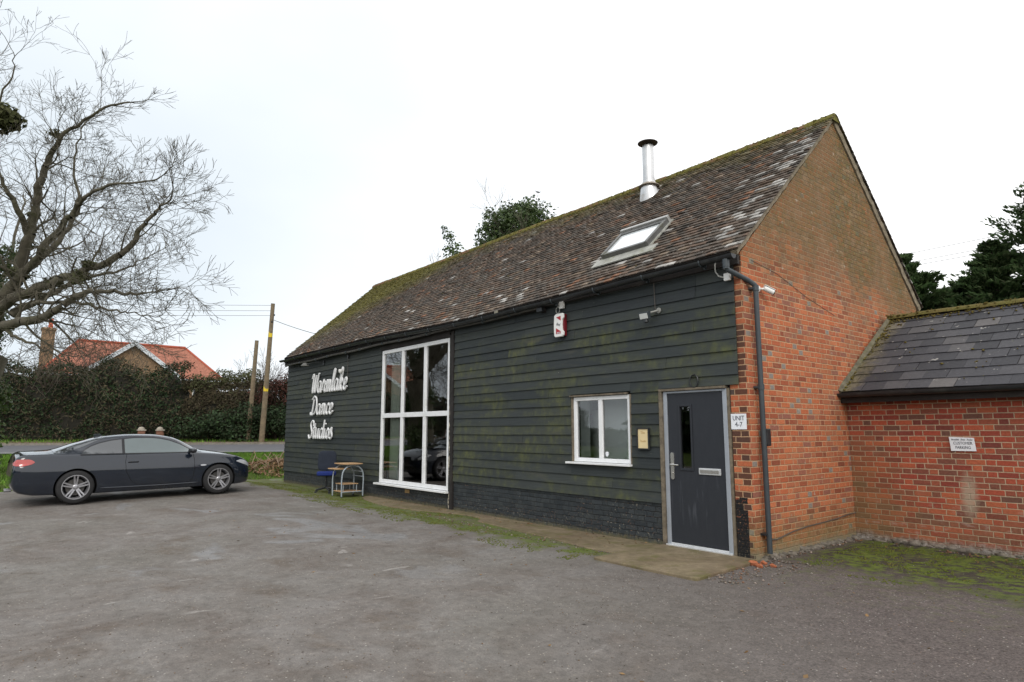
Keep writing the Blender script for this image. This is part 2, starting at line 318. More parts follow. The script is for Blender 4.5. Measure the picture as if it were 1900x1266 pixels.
def mat_yard():
    g=G('worn_tarmac',.86,.35)
    x,y,z=g.xyz(g.pos())
    big=g.noise(.28,5,.6,dist=.4); mid=g.noise(1.3,6,.62,dist=.6); fi=g.noise(14,6,.75); vf=g.noise(85,3,.7)
    col=g.ramp(mid,[(.25,(.108,.086,.072)),(.42,(.150,.132,.118)),(.58,(.185,.170,.157)),(.8,(.202,.192,.183))])
    col=g.mix(g.rng(big,.40,.62),col,g.ramp(mid,[(.3,(.135,.122,.106)),(.7,(.178,.168,.152))]))
    # smooth bluish dust films where puddles dried
    pud=g.rng(g.noise(.55,3,.5,dist=.8,sv=(1,1.5,1)),.60,.66,0,.62); pud=g.mth('MULTIPLY',pud,g.rng(x,-1.0,-3.0)) 
    col=g.mix(pud,col,(.205,.206,.208))
    # warm brown stains and pale scuffs
    col=g.mix(g.mth('MULTIPLY',g.rng(g.noise(.9,6,.7,sv=(1,1.4,1)),.55,.70),.65),col,(.110,.084,.062))
    col=g.mix(g.mth('MULTIPLY',g.rng(g.noise(2.3,3,.5,sv=(1.6,.7,1),dist=1.0),.70,.74),.5),col,(.36,.34,.32))
    # right-hand part is darker, browner and gritty
    dk=g.rng(g.mth('ADD',g.mth('ADD',g.mth('MULTIPLY',x,.55),g.mth('MULTIPLY',y,.45)),g.mth('MULTIPLY',mid,1.6)),-1.0,1.3); col=g.mix(g.mth('MULTIPLY',dk,.88),col,g.mix(g.rng(g.noise(46,4,.75),.36,.64),(.042,.033,.031),(.150,.124,.115)))
    k=g.rng(fi,.3,.7,.76,1.24); col=g.mix(1,col,g.vec(k,k,k),'MULTIPLY'); m3=g.noise(4.2,5,.65,sv=(1.3,1,1)); k3=g.rng(m3,.3,.7,.86,1.14); col=g.mix(1,col,g.vec(k3,k3,k3),'MULTIPLY'); k2=g.rng(vf,.3,.7,.74,1.26); col=g.mix(1,col,g.vec(k2,k2,k2),'MULTIPLY')
    vd=g.vor(38); st=g.mth('MULTIPLY',g.mth('LESS_THAN',vd,.25),g.mth('GREATER_THAN',g.xyz(g.vor(38,out='Color'))[0],.89)); col=g.mix(g.mth('MULTIPLY',st,.8),col,g.mix(g.xyz(g.vor(38,out='Color'))[1],(.30,.24,.18),(.46,.44,.41)))
    # moss: band along the front wall and patch against the brick walls
    n=g.noise(2.2,6,.7); n2=g.noise(9,5,.7)
    edge=g.mth('ADD',g.mth('ADD',y,1.45),g.mth('MULTIPLY',g.mth('SUBTRACT',n,.5),1.9))
    band=g.mth('MULTIPLY',g.rng(edge,-.05,.35),g.rng(x,-1.1,-1.8)); band=g.mth('MULTIPLY',band,g.rng(g.mth('ADD',g.mth('MULTIPLY',n,.6),g.mth('MULTIPLY',n2,.5)),.44,.60,.1,1))
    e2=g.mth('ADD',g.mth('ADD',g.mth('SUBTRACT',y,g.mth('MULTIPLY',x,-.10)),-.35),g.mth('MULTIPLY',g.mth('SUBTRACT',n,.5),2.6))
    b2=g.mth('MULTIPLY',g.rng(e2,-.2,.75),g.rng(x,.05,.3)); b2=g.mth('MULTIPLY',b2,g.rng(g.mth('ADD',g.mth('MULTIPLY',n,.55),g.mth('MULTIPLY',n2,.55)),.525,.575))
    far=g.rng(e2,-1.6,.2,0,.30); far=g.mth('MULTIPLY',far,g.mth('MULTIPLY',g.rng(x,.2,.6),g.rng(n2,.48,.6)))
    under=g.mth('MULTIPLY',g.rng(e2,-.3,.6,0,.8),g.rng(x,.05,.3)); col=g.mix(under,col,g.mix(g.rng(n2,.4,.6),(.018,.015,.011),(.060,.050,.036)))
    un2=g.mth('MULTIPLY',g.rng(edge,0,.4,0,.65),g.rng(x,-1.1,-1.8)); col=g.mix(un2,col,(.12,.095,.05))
    ms=g.mth('MAXIMUM',g.mth('MAXIMUM',band,b2),far,None,True); mc=g.mix(g.rng(n2,.35,.65),(.048,.080,.008),(.125,.165,.022))
    col=g.mix(g.mth('MULTIPLY',ms,.9),col,mc)
    g.bump(g.mth('ADD',g.mth('MULTIPLY',vf,.55),g.mth('MULTIPLY',fi,.9)),.75,.012)
    return g.done(col,g.rng(pud,0,.6,.88,.55))
def mat_concrete():
    g=G('stained_concrete',.85,.3); f=g.noise(9,6,.7); n=g.noise(1.6,5,.6)
    col=g.mix(g.rng(n,.35,.65),(.215,.170,.110),(.145,.118,.066)); col=g.mix(g.rng(g.noise(.9,4,.6),.45,.65,0,.7),col,(.135,.095,.062)); k=g.rng(f,.3,.7,.75,1.25); col=g.mix(1,col,g.vec(k,k,k),'MULTIPLY')
    col=g.mix(g.rng(g.noise(3,5,.7),.52,.66,0,.6),col,(.10,.10,.025)); col=g.mix(g.rng(g.noise(50,2),.70,.74,0,.7),col,(.42,.40,.36))
    g.bump(f,.5,.006); return g.done(col)
def mat_leaf(name,cols,rough=.6,spec=.3,trans=.0):
    g=G(name,rough,spec); i=g.isl(); col=g.ramp(i,[(k/(len(cols)-1),c) for k,c in enumerate(cols)]); k=g.rng(g.noise(.8,3),.3,.7,.7,1.3); col=g.mix(1,col,g.vec(k,k,k),'MULTIPLY')
    m=g.done(col); t=g.n('ShaderNodeBsdfTranslucent'); g.put(t.inputs[0],col); mx=g.n('ShaderNodeMixShader'); mx.inputs[0].default_value=trans
    g.nt.links.new(g.b.outputs[0],mx.inputs[1]); g.nt.links.new(t.outputs[0],mx.inputs[2]); g.nt.links.new(mx.outputs[0],g.out.inputs[0]); return m
def mat_glass(name='window_glass',tint=(.93,.96,.95),boost=1.0):
    m=bpy.data.materials.new(name); m.use_nodes=True; t=m.node_tree; t.nodes.clear()
    o=t.nodes.new('ShaderNodeOutputMaterial'); mx=t.nodes.new('ShaderNodeMixShader'); tr=t.nodes.new('ShaderNodeBsdfTransparent'); gl=t.nodes.new('ShaderNodeBsdfGlossy'); fr=t.nodes.new('ShaderNodeFresnel')
    fr.inputs[0].default_value=1.52; tr.inputs[0].default_value=tint+(1,); gl.inputs['Roughness'].default_value=.01
    mu=t.nodes.new('ShaderNodeMath'); mu.operation='MULTIPLY'; mu.inputs[1].default_value=3.0*boost; mu.use_clamp=True   # both faces of the pane, twice glazed
    t.links.new(fr.outputs[0],mu.inputs[0]); t.links.new(mu.outputs[0],mx.inputs[0]); t.links.new(tr.outputs[0],mx.inputs[1]); t.links.new(gl.outputs[0],mx.inputs[2]); t.links.new(mx.outputs[0],o.inputs[0])
    return m
M=dict(gable=mat_gable(),ext=mat_ext(),plinth=mat_plinth(),boards=mat_boards(),tiles=mat_tiles(),slate=mat_slate(),moss=mat_moss('moss',(.060,.092,.012),(.130,.160,.028)),yard=mat_yard(),conc=mat_concrete(),glass=mat_glass(),
 upvc=simple('white_upvc',(.80,.81,.82),.32,var=.04,dirt=(.62,.62,.58)), upvcold=simple('grubby_white_paint',(.62,.60,.54),.6,var=.2,scale=14,dirt=(.12,.10,.07)),
 dark=simple('interior_dark',(.20,.20,.19),.9), intw=simple('interior_plaster',(.80,.84,.82),.9,var=.03),intfl=simple('interior_floor',(.42,.38,.34),.6),
 blackp=simple('black_plastic',(.022,.024,.027),.38,var=.2,dirt=(.06,.065,.06)), greyp=simple('dark_grey_pipe_plastic',(.045,.055,.062),.35,var=.15), fascia=simple('tarred_timber',(.020,.017,.016),.75,var=.35,scale=4,bump=.3,dirt=(.05,.042,.033)),
 oldwood=simple('weathered_frame_wood',(.17,.14,.10),.8,var=.35,scale=12,bump=.4,dirt=(.04,.035,.03)),
 steel=simple('galvanised_steel',(.62,.62,.62),.35,metal=.75,var=.12,scale=4,dirt=(.36,.30,.24)), steeldk=simple('dark_steel',(.075,.05,.04),.7,metal=.2,var=.3),
 alu=simple('grey_aluminium',(.42,.44,.46),.38,metal=.5,var=.1), frame=simple('silver_door_frame',(.36,.39,.43),.42,metal=.25,var=.08), sill=simple('aluminium_threshold',(.70,.71,.72),.35,metal=.5,var=.08),
 chrome=simple('brushed_steel',(.62,.60,.57),.25,metal=.9,var=.08), white=simple('white_plastic',(.78,.78,.76),.4,var=.05), paper=simple('white_board',(.80,.82,.86),.5,var=.03), cream=simple('cream_paper',(.72,.58,.33),.6,var=.05),
 ink=simple('dark_lettering',(.07,.07,.09),.6), faint=simple('faded_lettering',(.52,.36,.16),.7), red=simple('red_plastic',(.40,.02,.03),.4), letter=simple('white_letter_paint',(.80,.81,.82),.45,var=.04,dirt=(.66,.67,.66)),
 lead=simple('lead_flashing',(.34,.34,.31),.65,metal=.05,var=.25,scale=9,dirt=(.17,.18,.06)), mortar=simple('verge_mortar',(.27,.225,.165),.9,var=.3,scale=15,bump=.6,dirt=(.13,.12,.06)),
 lens=simple('floodlight_lens',(.62,.64,.62),.25,var=.05), cable=simple('cable_sheath',(.09,.08,.07),.6), cablew=simple('pale_cable',(.45,.45,.42),.6),
 bark=simple('tree_bark',(.092,.082,.060),.9,var=.35,scale=3,bump=.8,dirt=(.075,.085,.03)), twig=simple('twig_bark',(.085,.066,.055),.9,var=.3,scale=3), polew=simple('utility_pole_wood',(.20,.155,.10),.85,var=.25,scale=5,bump=.4,dirt=(.11,.11,.08)),
 yellow=simple('yellow_plate',(.70,.52,.03),.5), wood=simple('beech_laminate',(.50,.32,.17),.5,var=.12,scale=4), tube=simple('grey_tube_paint',(.33,.38,.42),.4,metal=.2), blue=simple('blue_fabric',(.010,.026,.16),.9), fabric=simple('dark_blue_fabric',(.022,.028,.042),.95),
 )
def mat_door():
    g=G('dark_grey_door',.5,.35); x,y,z=g.xyz(g.pos()); n=g.noise(1,4,.6,sv=(11,1,1.1)); f=g.noise(12,5,.7,sv=(1,1,.3))
    c=g.mix(g.rng(f,.4,.7,0,.5),(.024,.027,.034),(.033,.036,.043))
    c=g.mix(g.mth('MULTIPLY',g.rng(n,.58,.74),g.mth('MULTIPLY',g.rng(z,1.15,.85,0,.55),g.rng(z,.25,.5))),c,(.12,.13,.15))
    return g.done(c)
M['door']=mat_door()
def mat_paint(name,c):
    g=G(name,.4,.3); g.b.inputs['Metallic'].default_value=.0; g.b.inputs['Coat Weight'].default_value=1.0; g.b.inputs['Coat Roughness'].default_value=.03
    z=g.xyz(g.pos())[2]; d=g.mth('MULTIPLY',g.rng(g.noise(3,4,.6),.35,.7),g.rng(z,.15,.55,.22,.015)); 
    return g.done(g.mix(d,c,(.09,.085,.075)),g.rng(d,0,.5,.16,.6))

# ---------------------------------------------------------------- terrain
QK=[-400,-24,-16.9,-15.6,-10,0,5.2,9,40,4000]; QV=[0,0,.08,.125,.27,.60,.85,1.0,1.3,1.6]
def sstep(t): t=np.clip(t,0,1); return t*t*(3-2*t)
def H(x,y):
    x=np.asarray(x,float); y=np.asarray(y,float)
    q=(x+30.6)*-.9075+(y+6.8)*.42
    g=np.interp(q,QK,QV)
    dx=np.maximum(np.maximum(-16-x,x-0),0); dy=np.maximum(np.maximum(-y,y-6),0)
    return g*sstep(np.hypot(dx,dy)/2.7)
def hz(x,y): return float(H(x,y))
ROADD=Vector((.42,.9075)); ROADN=Vector((-.9075,.42)); ROADP=Vector((-30.6,-6.8))
def road_pt(s,q): p=ROADP+ROADD*s+ROADN*q; return p.x,p.y
def grid(name,xs,ys,dz,mat,keep=None,warp=None,**k):
    X,Y=np.meshgrid(xs,ys,indexing='ij'); 
    if warp: X,Y=warp(X,Y)
    Z=H(X,Y)+dz; V=np.stack([X,Y,Z],-1).reshape(-1,3); nx,ny=X.shape
    I=np.arange(nx*ny).reshape(nx,ny); Q=np.stack([I[:-1,:-1],I[1:,:-1],I[1:,1:],I[:-1,1:]],-1).reshape(-1,4)
    if keep is not None:
        c=V[Q].mean(1); Q=Q[keep(c[:,0],c[:,1])]
    return mesh_obj(name,V,Q,mat,smooth=True)
def m_grassground():
    g=G('grass_ground',.95,.1); n=g.noise(1.4,6,.7); f=g.noise(18,5,.75)
    c=g.mix(g.rng(n,.35,.65),(.055,.085,.018),(.085,.125,.022)); c=g.mix(g.rng(f,.45,.75,0,.6),c,(.07,.055,.03)); g.bump(f,.8,.03); return g.done(c)
M['ground']=m_grassground()
xs=np.concatenate([-np.geomspace(2500,45,16),np.arange(-44,13,.5),np.geomspace(14,2500,16)])
ys=np.concatenate([-np.geomspace(2500,26,16),np.arange(-25,31,.5),np.geomspace(32,2500,16)])
tag(grid('ground',xs,ys,-.03,M['ground']),kind='structure')
def yedge(y): return -16.7-.235*(y+.2)
def yard_warp(X,Y):
    n=np.vectorize(lambda y:.22*noise.noise((y*.9,3.1,0))+.10*noise.noise((y*3.7,1.1,0)))(Y[0])
    x0=yedge(Y)+n; t=(X-X.min())/(X.max()-X.min()); return x0+(13-x0)*t,Y
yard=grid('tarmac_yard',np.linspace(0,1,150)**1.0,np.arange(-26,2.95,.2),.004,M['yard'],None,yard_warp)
# small real unevenness of the yard near the camera
def yb(x,y): return .016*noise.noise((x*.8,y*.8,0))+.006*noise.noise((x*3,y*3,2))
co=np.empty(len(yard.data.vertices)*3,dtype=np.float32); yard.data.vertices.foreach_get('co',co); co=co.reshape(-1,3)
co[:,2]+=np.array([yb(a,b) for a,b,_ in co])-.004; yard.data.vertices.foreach_set('co',co.ravel()); yard.data.update()
tag(yard,kind='structure')
def yz(x,y): return hz(x,y)+yb(x,y)
# road beyond the grass
def strip(name,q0,q1,dz,mat,s0=-160,s1=160,n=160,nq=6):
    V=[];Fc=[]
    for i in range(n+1):
        s=s0+(s1-s0)*i/n
        for j in range(nq+1):
            q=q0+(q1-q0)*j/nq; x,y=road_pt(s,q); V.append((x,y,hz(x,y)+dz))
    for i in range(n):
        for j in range(nq):
            a=i*(nq+1)+j; Fc.append((a,a+1,a+nq+2,a+nq+1))
    return mesh_obj(name,V,Fc,mat,smooth=True)
M['road']=simple('road_asphalt',(.115,.115,.125),.6,var=.12,scale=1.5,bump=.4)
M['edge']=simple('verge_dirt',(.16,.11,.075),.95,var=.35,scale=2,bump=.5,dirt=(.06,.08,.025))
tag(strip('road',0,5.2,.02,M['road']),kind='structure')
tag(strip('road_edge_marking',.35,.47,.028,simple('worn_white_line',(.5,.5,.47),.7),-4,40,60,1),kind='structure')
tag(strip('verge',5.35,9.5,.05,M['edge']),kind='structure')
kb=MB()
for q0 in (5.2,):
    for i in range(60):
        s0=-50+i*1.8; a=road_pt(s0,q0); b=road_pt(s0+1.79,q0); c=road_pt(s0+1.79,q0+.14); d=road_pt(s0,q0+.14)
        z0,z1=hz(*a),hz(*b); kb.add([(a[0],a[1],z0-.1),(b[0],b[1],z1-.1),(c[0],c[1],z1-.1),(d[0],d[1],z0-.1),(a[0],a[1],z0+.12),(b[0],b[1],z1+.12),(c[0],c[1],z1+.12),(d[0],d[1],z0+.12)],[(0,3,2,1),(4,5,6,7),(0,1,5,4),(1,2,6,5),(2,3,7,6),(3,0,4,7)])
tag(kb.build('road_kerb',simple('kerb_stone',(.22,.20,.17),.9,var=.25)),kind='structure')

# ---------------------------------------------------------------- grass blades, litter, pebbles
def blades(name,P,hmin,hmax,wd,mat,lean=.5):
    n=len(P); a=rng.uniform(0,2*pi,n); h=rng.uniform(hmin,hmax,n); ln=rng.uniform(0,lean,n)*h; b=rng.uniform(0,2*pi,n)
    d=np.stack([np.cos(a),np.sin(a),np.zeros(n)],1)*(wd*rng.uniform(.6,1.3,n)/2)[:,None]
    top=P+np.stack([np.cos(b)*ln,np.sin(b)*ln,h],1); V=np.stack([P-d,P+d,top],1).reshape(-1,3); Fc=np.arange(3*n).reshape(n,3)
    return mesh_obj(name,V,Fc,mat)
M['grass']=mat_leaf('grass_blade',[(.055,.12,.012),(.09,.19,.02),(.13,.26,.03),(.08,.16,.02),(.17,.25,.05)],.7,.2)
def scatter(n,f): 
    out=[]
    while len(out)<n:
        p=f(); 
        if p is not None: out.append((p[0],p[1],hz(*p)-.03))
    return np.array(out)
def gr1():
    s=random.uniform(-14,34); q=random.uniform(-16,-.1) if random.random()<.75 else random.uniform(-5,-.1); x,y=road_pt(s,q)
    if x>yedge(y)-.05+.2*noise.noise((y*.9,3.1,0)) : return None
    if x>-16.2 and y>-.3 and y<6.2: return None
    if y>.8*(x+30)+6.5: return None
    d=Vector((x+18.9,y-1.0)); 
    if (d.x/2.1)**2+(d.y/1.7)**2<1 and random.random()<.35: return None
    if q<-13 and random.random()<.3: return None
    return x,y
tag(blades('grass',scatter(70000,gr1),.05,.12,.035,M['grass'],.8),'short bright green grass strip between the yard and the road','grass',kind='stuff')
def gr2():
    s=random.uniform(-25,45); q=random.triangular(6.2,9.6,9.2); return road_pt(s,q)
tag(blades('verge_grass',scatter(16000,gr2),.08,.28,.06,M['grass'],.7),'rough dark green grass at the foot of the hedge across the road','grass',kind='stuff')
# heap of brown leaves and brash between grass and barn
M['litter']=mat_leaf('dead_leaves',[(.22,.13,.07),(.30,.19,.11),(.16,.09,.05),(.36,.26,.17),(.12,.08,.05)],.9,.1)
def quads(P,N,size,asp=.6,jit=.35):
    n=len(P); sz=size*rng.uniform(.6,1.3,n)
    t=np.cross(N,rng.normal(size=(n,3))); t/=np.linalg.norm(t,axis=1)[:,None]+1e-9; b=np.cross(N,t); b/=np.linalg.norm(b,axis=1)[:,None]+1e-9
    t=t*sz[:,None]*.5; b=b*sz[:,None]*.5*asp
    V=np.stack([P-t,P-b*1.0,P+t,P+b*1.0],1).reshape(-1,3); return V,np.arange(4*n).reshape(n,4)
P=[]
for _ in range(3200):
    a=random.uniform(0,2*pi); r=sqrt(random.random()); x=-18.9+2.1*r*cos(a); y=1.0+1.7*r*sin(a)
    if x>-16.15 and y>-.3: continue
    P.append((x,y,hz(x,y)+.24*max(0,1-r*r)*(.6+.8*noise.noise((x*1.3,y*1.3,0)))*random.uniform(.75,1.05)))
P=np.array(P); N=rng.normal(size=P.shape)+np.array([0,0,1.4]); N/=np.linalg.norm(N,axis=1)[:,None]
V,Fq=quads(P,N,.10); lo=mesh_obj('leaf_litter',V,Fq,M['litter']); tag(lo,'low heap of brown dead leaves and brash on the grass left of the barn','leaf litter',kind='stuff')
# brash sticks
mb=MB()
for _ in range(38):
    x,y=-18.6+random.gauss(0,.9),1.0+random.gauss(0,.8); 
    if x>-16.3: continue
    a=random.uniform(0,2*pi); l=random.uniform(.4,1.1); z=hz(x,y)+.28
    mb.tube([(x,y,z-.15),(x+cos(a)*l*.5,y+sin(a)*l*.5,z+random.uniform(-.05,.2)),(x+cos(a)*l,y+sin(a)*l,z-.15)],[.018,.014,.006],5)
tag(mb.build('brash',simple('dead_wood',(.28,.20,.14),.9,var=.3)),'pale cut sticks lying on the brown leaf heap','brash',kind='stuff')
# pebbles and grit lying loose on the tarmac
def pebbles(name,P,smin,smax,mat,flat=.55):
    base=np.array([(1,0,0),(-1,0,0),(0,1,0),(0,-1,0),(0,0,1),(0,0,-1)],float); T=np.array([(0,2,4),(2,1,4),(1,3,4),(3,0,4),(2,0,5),(1,2,5),(3,1,5),(0,3,5)])
    n=len(P); s=np.exp(rng.uniform(np.log(smin),np.log(smax),n)); a=rng.uniform(0,2*pi,n); sx=rng.uniform(.7,1.4,n)
    B=base[None]*rng.uniform(.7,1.2,(n,6,1)); x=B[:,:,0]*sx[:,None]; y=B[:,:,1]; z=B[:,:,2]*flat
    X=x*np.cos(a)[:,None]-y*np.sin(a)[:,None]; Y=x*np.sin(a)[:,None]+y*np.cos(a)[:,None]
    V=(np.stack([X,Y,z],-1)*s[:,None,None]*.5+P[:,None,:]).reshape(-1,3)
    return mesh_obj(name,V,(T[None]+6*np.arange(n)[:,None,None]).reshape(-1,3),mat)
M['pebble']=mat_leaf('loose_grit',[(.10,.085,.07),(.15,.13,.11),(.21,.18,.145),(.08,.068,.058),(.22,.145,.09),(.14,.13,.12),(.18,.165,.15),(.36,.34,.31)],.9,.2)
P=[]
while len(P)<13000:
    r=2.2+11*random.random()**1.3; a=yaw+random.uniform(-.75,.75); x=4.35+r*cos(a); y=-7.37+r*sin(a)
    if y>2.7 or (x<0 and y>-.05): continue
    dens=.25+.75*(1 if x+y*.8>-2.5 else .35)*(.5+noise.noise((x*.5,y*.5,5)))
    if random.random()>dens: continue
    P.append((x,y,yz(x,y)+.002))
P=np.array(P); tag(pebbles('loose_grit',P,.004,.016,M['pebble']),'loose grit and small stones scattered over the tarmac yard','grit',kind='stuff')
# broken stones and brick crumbs along the foot of the walls and slab edge
P=[]
for _ in range(900):
    t=random.random()
    if t<.35: x=random.uniform(.05,.25)+abs(random.gauss(0,.22)); y=random.uniform(-1.3,.3)*1; z=.01
    elif t<.55: x=random.uniform(.02,.16); y=random.uniform(.1,2.6)
    elif t<.75: x=random.uniform(.1,6); y=2.62-.053*x-abs(random.gauss(0,.09))
    else:
        x=random.uniform(-6.5,-1.4); y=-1.0+.10*(x+1.4)*-.3+random.gauss(0,.10)
    if y>2.7: continue
    P.append((x,y,yz(x,y)+.008))
tag(pebbles('rubble',np.array(P),.008,.045,mat_leaf('rubble_stone',[(.13,.11,.09),(.20,.18,.155),(.10,.08,.06),(.20,.10,.06),(.30,.27,.24)],.9,.2),.7),'broken stones and brick crumbs along the foot of the walls','rubble',kind='stuff')
# moss tufts
def mossbits(name,P,s0,s1):
    return pebbles(name,P,s0,s1,M['moss'],.6)
P=[]
while len(P)<9000:
    if random.random()<.65:
        x=random.uniform(-15.5,-1.5); y=random.uniform(-1.75,-.3)
        if noise.noise((x*1.3,y*2.2,1))+.5*noise.noise((x*4,y*4,1))+.25*(y+1.4)<.02: continue
        if y>-.95 and x>-5.5: continue
    else:
        x=random.uniform(.35,4.5); y=random.uniform(.1,2.45)-.05*x
        if noise.noise((x*1.2,y*1.8,4))+.5*noise.noise((x*4,y*4,1))+.25*(y-.9)<.08: continue
    P.append((x,y,yz(x,y)+.002))
tag(mossbits('ground_moss',np.array(P),.012,.04),'green moss creeping over the tarmac near the walls','moss',kind='stuff')

P=[];
for _ in range(420):
    t=random.random()
    if t<.5: x=random.uniform(-9,.1); y=-.05-abs(random.gauss(0,.25))
    elif t<.75: x=random.uniform(.05,5); y=2.65-.05*x-abs(random.gauss(0,.4))
    else: x,y=random.uniform(-10,4),random.uniform(-5,-.5)
    P.append((x,y,yz(x,y)+(.035 if -1.3<x<.1 and y>-1.4 else .022 if y>-.9 else .006)))
P=np.array(P); N=rng.normal(size=P.shape)*.25+np.array([0,0,1.]); N/=np.linalg.norm(N,axis=1)[:,None]; V,Fq=quads(P,N,.045)
tag(mesh_obj('fallen_leaves',V,Fq,mat_leaf('fallen_leaf',[(.20,.11,.05),(.12,.07,.035),(.30,.19,.09),(.08,.055,.035)],.9,.1)),'small dead leaves lying on the tarmac and concrete near the walls','leaves',kind='stuff')
# ---------------------------------------------------------------- concrete slab and path
def slab(name,poly,z1,mat,label):
    bm=bmesh.new(); vs=[bm.verts.new((x,y,0)) for x,y in poly]; f=bm.faces.new(vs)
    bmesh.ops.triangulate(bm,faces=[f]); 
    me=bpy.data.meshes.new(name); bm.to_mesh(me); bm.free()
    o=bpy.data.objects.new(name,me); 
    V=[(x,y,z1) for x,y in poly]+[(x,y,-.15) for x,y in poly]; n=len(poly)
    bpy.data.objects.remove(o)
    ob=mesh_obj(name,V,[tuple(range(n))]+[(i,n+i,n+(i+1)%n,(i+1)%n) for i in range(n)],mat)
    bm=bmesh.new(); bm.from_mesh(ob.data); bmesh.ops.recalc_face_normals(bm,faces=bm.faces); bm.to_mesh(ob.data); bm.free()
    b=ob.modifiers.new('bevel','BEVEL'); b.width=.012; b.segments=2
    return tag(ob,kind='structure')
slab('doorstep_slab',[(-1.36,-.004),(-1.34,-1.42),(-.6,-1.445),(.13,-1.43),(.15,-1.40),(.07,-.25),(.02,-.004)],.035,M['conc'],'')
pp=[(-1.37,-.004)]; x=-1.37
e=[(-1.37,-.93),(-1.9,-.95),(-2.4,-.90),(-2.9,-.80),(-3.3,-.74),(-3.8,-.70),(-4.3,-.66),(-4.9,-.60),(-5.2,-.30),(-5.6,-.22),(-6.1,-.30),(-6.9,-.62),(-7.8,-.70),(-8.6,-.66),(-9.4,-.5),(-10,-.25),(-10.1,-.004)]
e=[(x+.05*noise.noise((x*3,0,0)),y+.06*noise.noise((x*4,1,0)) if y<-.1 else y) for x,y in e]
slab('wall_path',pp+e,.020,M['conc'],'')

# ================================================================ BARN
LB=15.95; WB=6.02; DX0,DX1,DZ1=-1.294,-.291,2.116
SX0,SX1,SZ0,SZ1=-3.087,-1.895,1.09,2.11; BX0,BX1,BZ0,BZ1=-9.643,-6.684,.37,3.502
barn=tag(empty('barn',(0,0,0)),'long barn with black weatherboarded front, mossy clay tile roof and orange brick gable','barn')
def roofz(y): return 3.98+.915*(y if y<3.01 else 6.02-y)
g=MB(); prof=[(0,-.2),(WB,-.2),(WB,3.86),(3.01,6.60),(0,3.86)]
g.prism(prof,lambda y,z:(-.235,y,z),lambda y,z:(0,y,z)); g.build('gable_wall',M['gable'],barn,uv=True)
b=MB(); b.box(-LB,-LB+.2,.03,WB,-.2,3.85); b.box(-LB+.2,-.235,WB-.2,WB,-.2,3.85)
b.prism([(.03,3.85),(WB,3.85),(3.01,6.58)],lambda y,z:(-LB,y,z),lambda y,z:(-LB+.2,y,z)); b.build('rear_wall',M['boards'],barn)
# wall core around the openings
b=MB(); xs_=[-LB+.2,BX0,BX1,SX0,SX1,DX0,DX1+.03,-.235]; zs_=[-.2,.016,BZ0,SZ0,SZ1,DZ1,BZ1,3.8]
for i in range(len(xs_)-1):
    for j in range(len(zs_)-1):
        cx,cz=(xs_[i]+xs_[i+1])/2,(zs_[j]+zs_[j+1])/2
        if BX0<cx<BX1 and BZ0<cz<BZ1 or SX0<cx<SX1 and SZ0<cz<SZ1 or DX0<cx<DX1+.03 and cz<DZ1 and cz>0: continue
        if xs_[i+1]<=xs_[i]: continue
        b.box(xs_[i],xs_[i+1],.03,.16,zs_[j],zs_[j+1])
b.build('wall_core',M['fascia'],barn)
b=MB(); b.box(-6.50,-1.355,-.006,.029,-.2,.60); b.box(-LB,-6.63,.006,.029,-.2,.385)
b.build('brick_plinth',M['plinth'],barn,uv=True)
# weatherboards: every board lapped over the one below, in lengths
def boards(name,x0,x1,z0,z1,ex,holes,xend=None,yo=0):
    V=[];Fc=[]; z=z0; row=0
    while z<z1-.02:
        zt=min(z+ex,z1); xr=x1(z) if callable(x1) else x1
        segs=[(x0,xr,z,zt)]
        for (hx0,hx1,hz0,hz1) in holes:
            ns=[]
            for (a,c,p,q) in segs:
                if c<=hx0 or a>=hx1 or q<=hz0 or p>=hz1: ns.append((a,c,p,q)); continue
                if a<hx0: ns.append((a,hx0,p,q))
                if c>hx1: ns.append((hx1,c,p,q))
                if p<hz0-.012: ns.append((max(a,hx0),min(c,hx1),p,hz0))
                if q>hz1+.012: ns.append((max(a,hx0),min(c,hx1),hz1,q))
            segs=ns
        for (a,c,p,q) in segs:
            cuts=[a]; xx=a+random.uniform(.8,3.6)
            while xx<c-.5: cuts.append(xx); xx+=random.uniform(1.8,4.0)
            cuts.append(c)
            for k in range(len(cuts)-1):
                u0,u1=cuts[k]+(.0015 if k else 0),cuts[k+1]-.0015; n=max(1,int((u1-u0)/.35)); dz=random.gauss(0,.0018); dy=random.gauss(0,.0015); ph=random.random()*9
                full=(q-p)>ex*.9
                for i in range(n+1):
                    x=u0+(u1-u0)*i/n; w=.0045*noise.noise((x*.9,z*3,ph))+.004*noise.noise((x*.3,z*.3,7)); zz=dz+.006*noise.noise((x*.5,z*2.0,ph+3))
                    yb_=-.036+yo+dy+w; fr=(q-p)/ex
                    ytop=yb_+.022*fr
                    V+=[(x,yb_+.02,p+zz-.001),(x,yb_,p+zz),(x,ytop,q+.018+zz*.5 if full else q),]
                    if i:
                        b_=len(V)-6; Fc+=[(b_,b_+1,b_+4,b_+3),(b_+1,b_+2,b_+5,b_+4)]
                b_=len(V)-3*(n+1); Fc.append((b_,b_+2,b_+1)); e_=len(V)-3; Fc.append((e_,e_+1,e_+2))
        z+=ex; row+=1
    o=mesh_obj(name,V,Fc,M['boards'],barn)
    bm=bmesh.new(); bm.from_mesh(o.data); bmesh.ops.remove_doubles(bm,verts=bm.verts,dist=1e-6); bm.to_mesh(o.data); bm.free()
    return o
boards('weatherboarding',-6.50,lambda z:-1.355 if z<2.0 else (-.10 if z>2.1 else -.115),.575,3.86,.1555,[(SX0-.035,SX1+.03,SZ0-.05,SZ1+.045),(DX0-.06,0,0,DZ1+.04)])
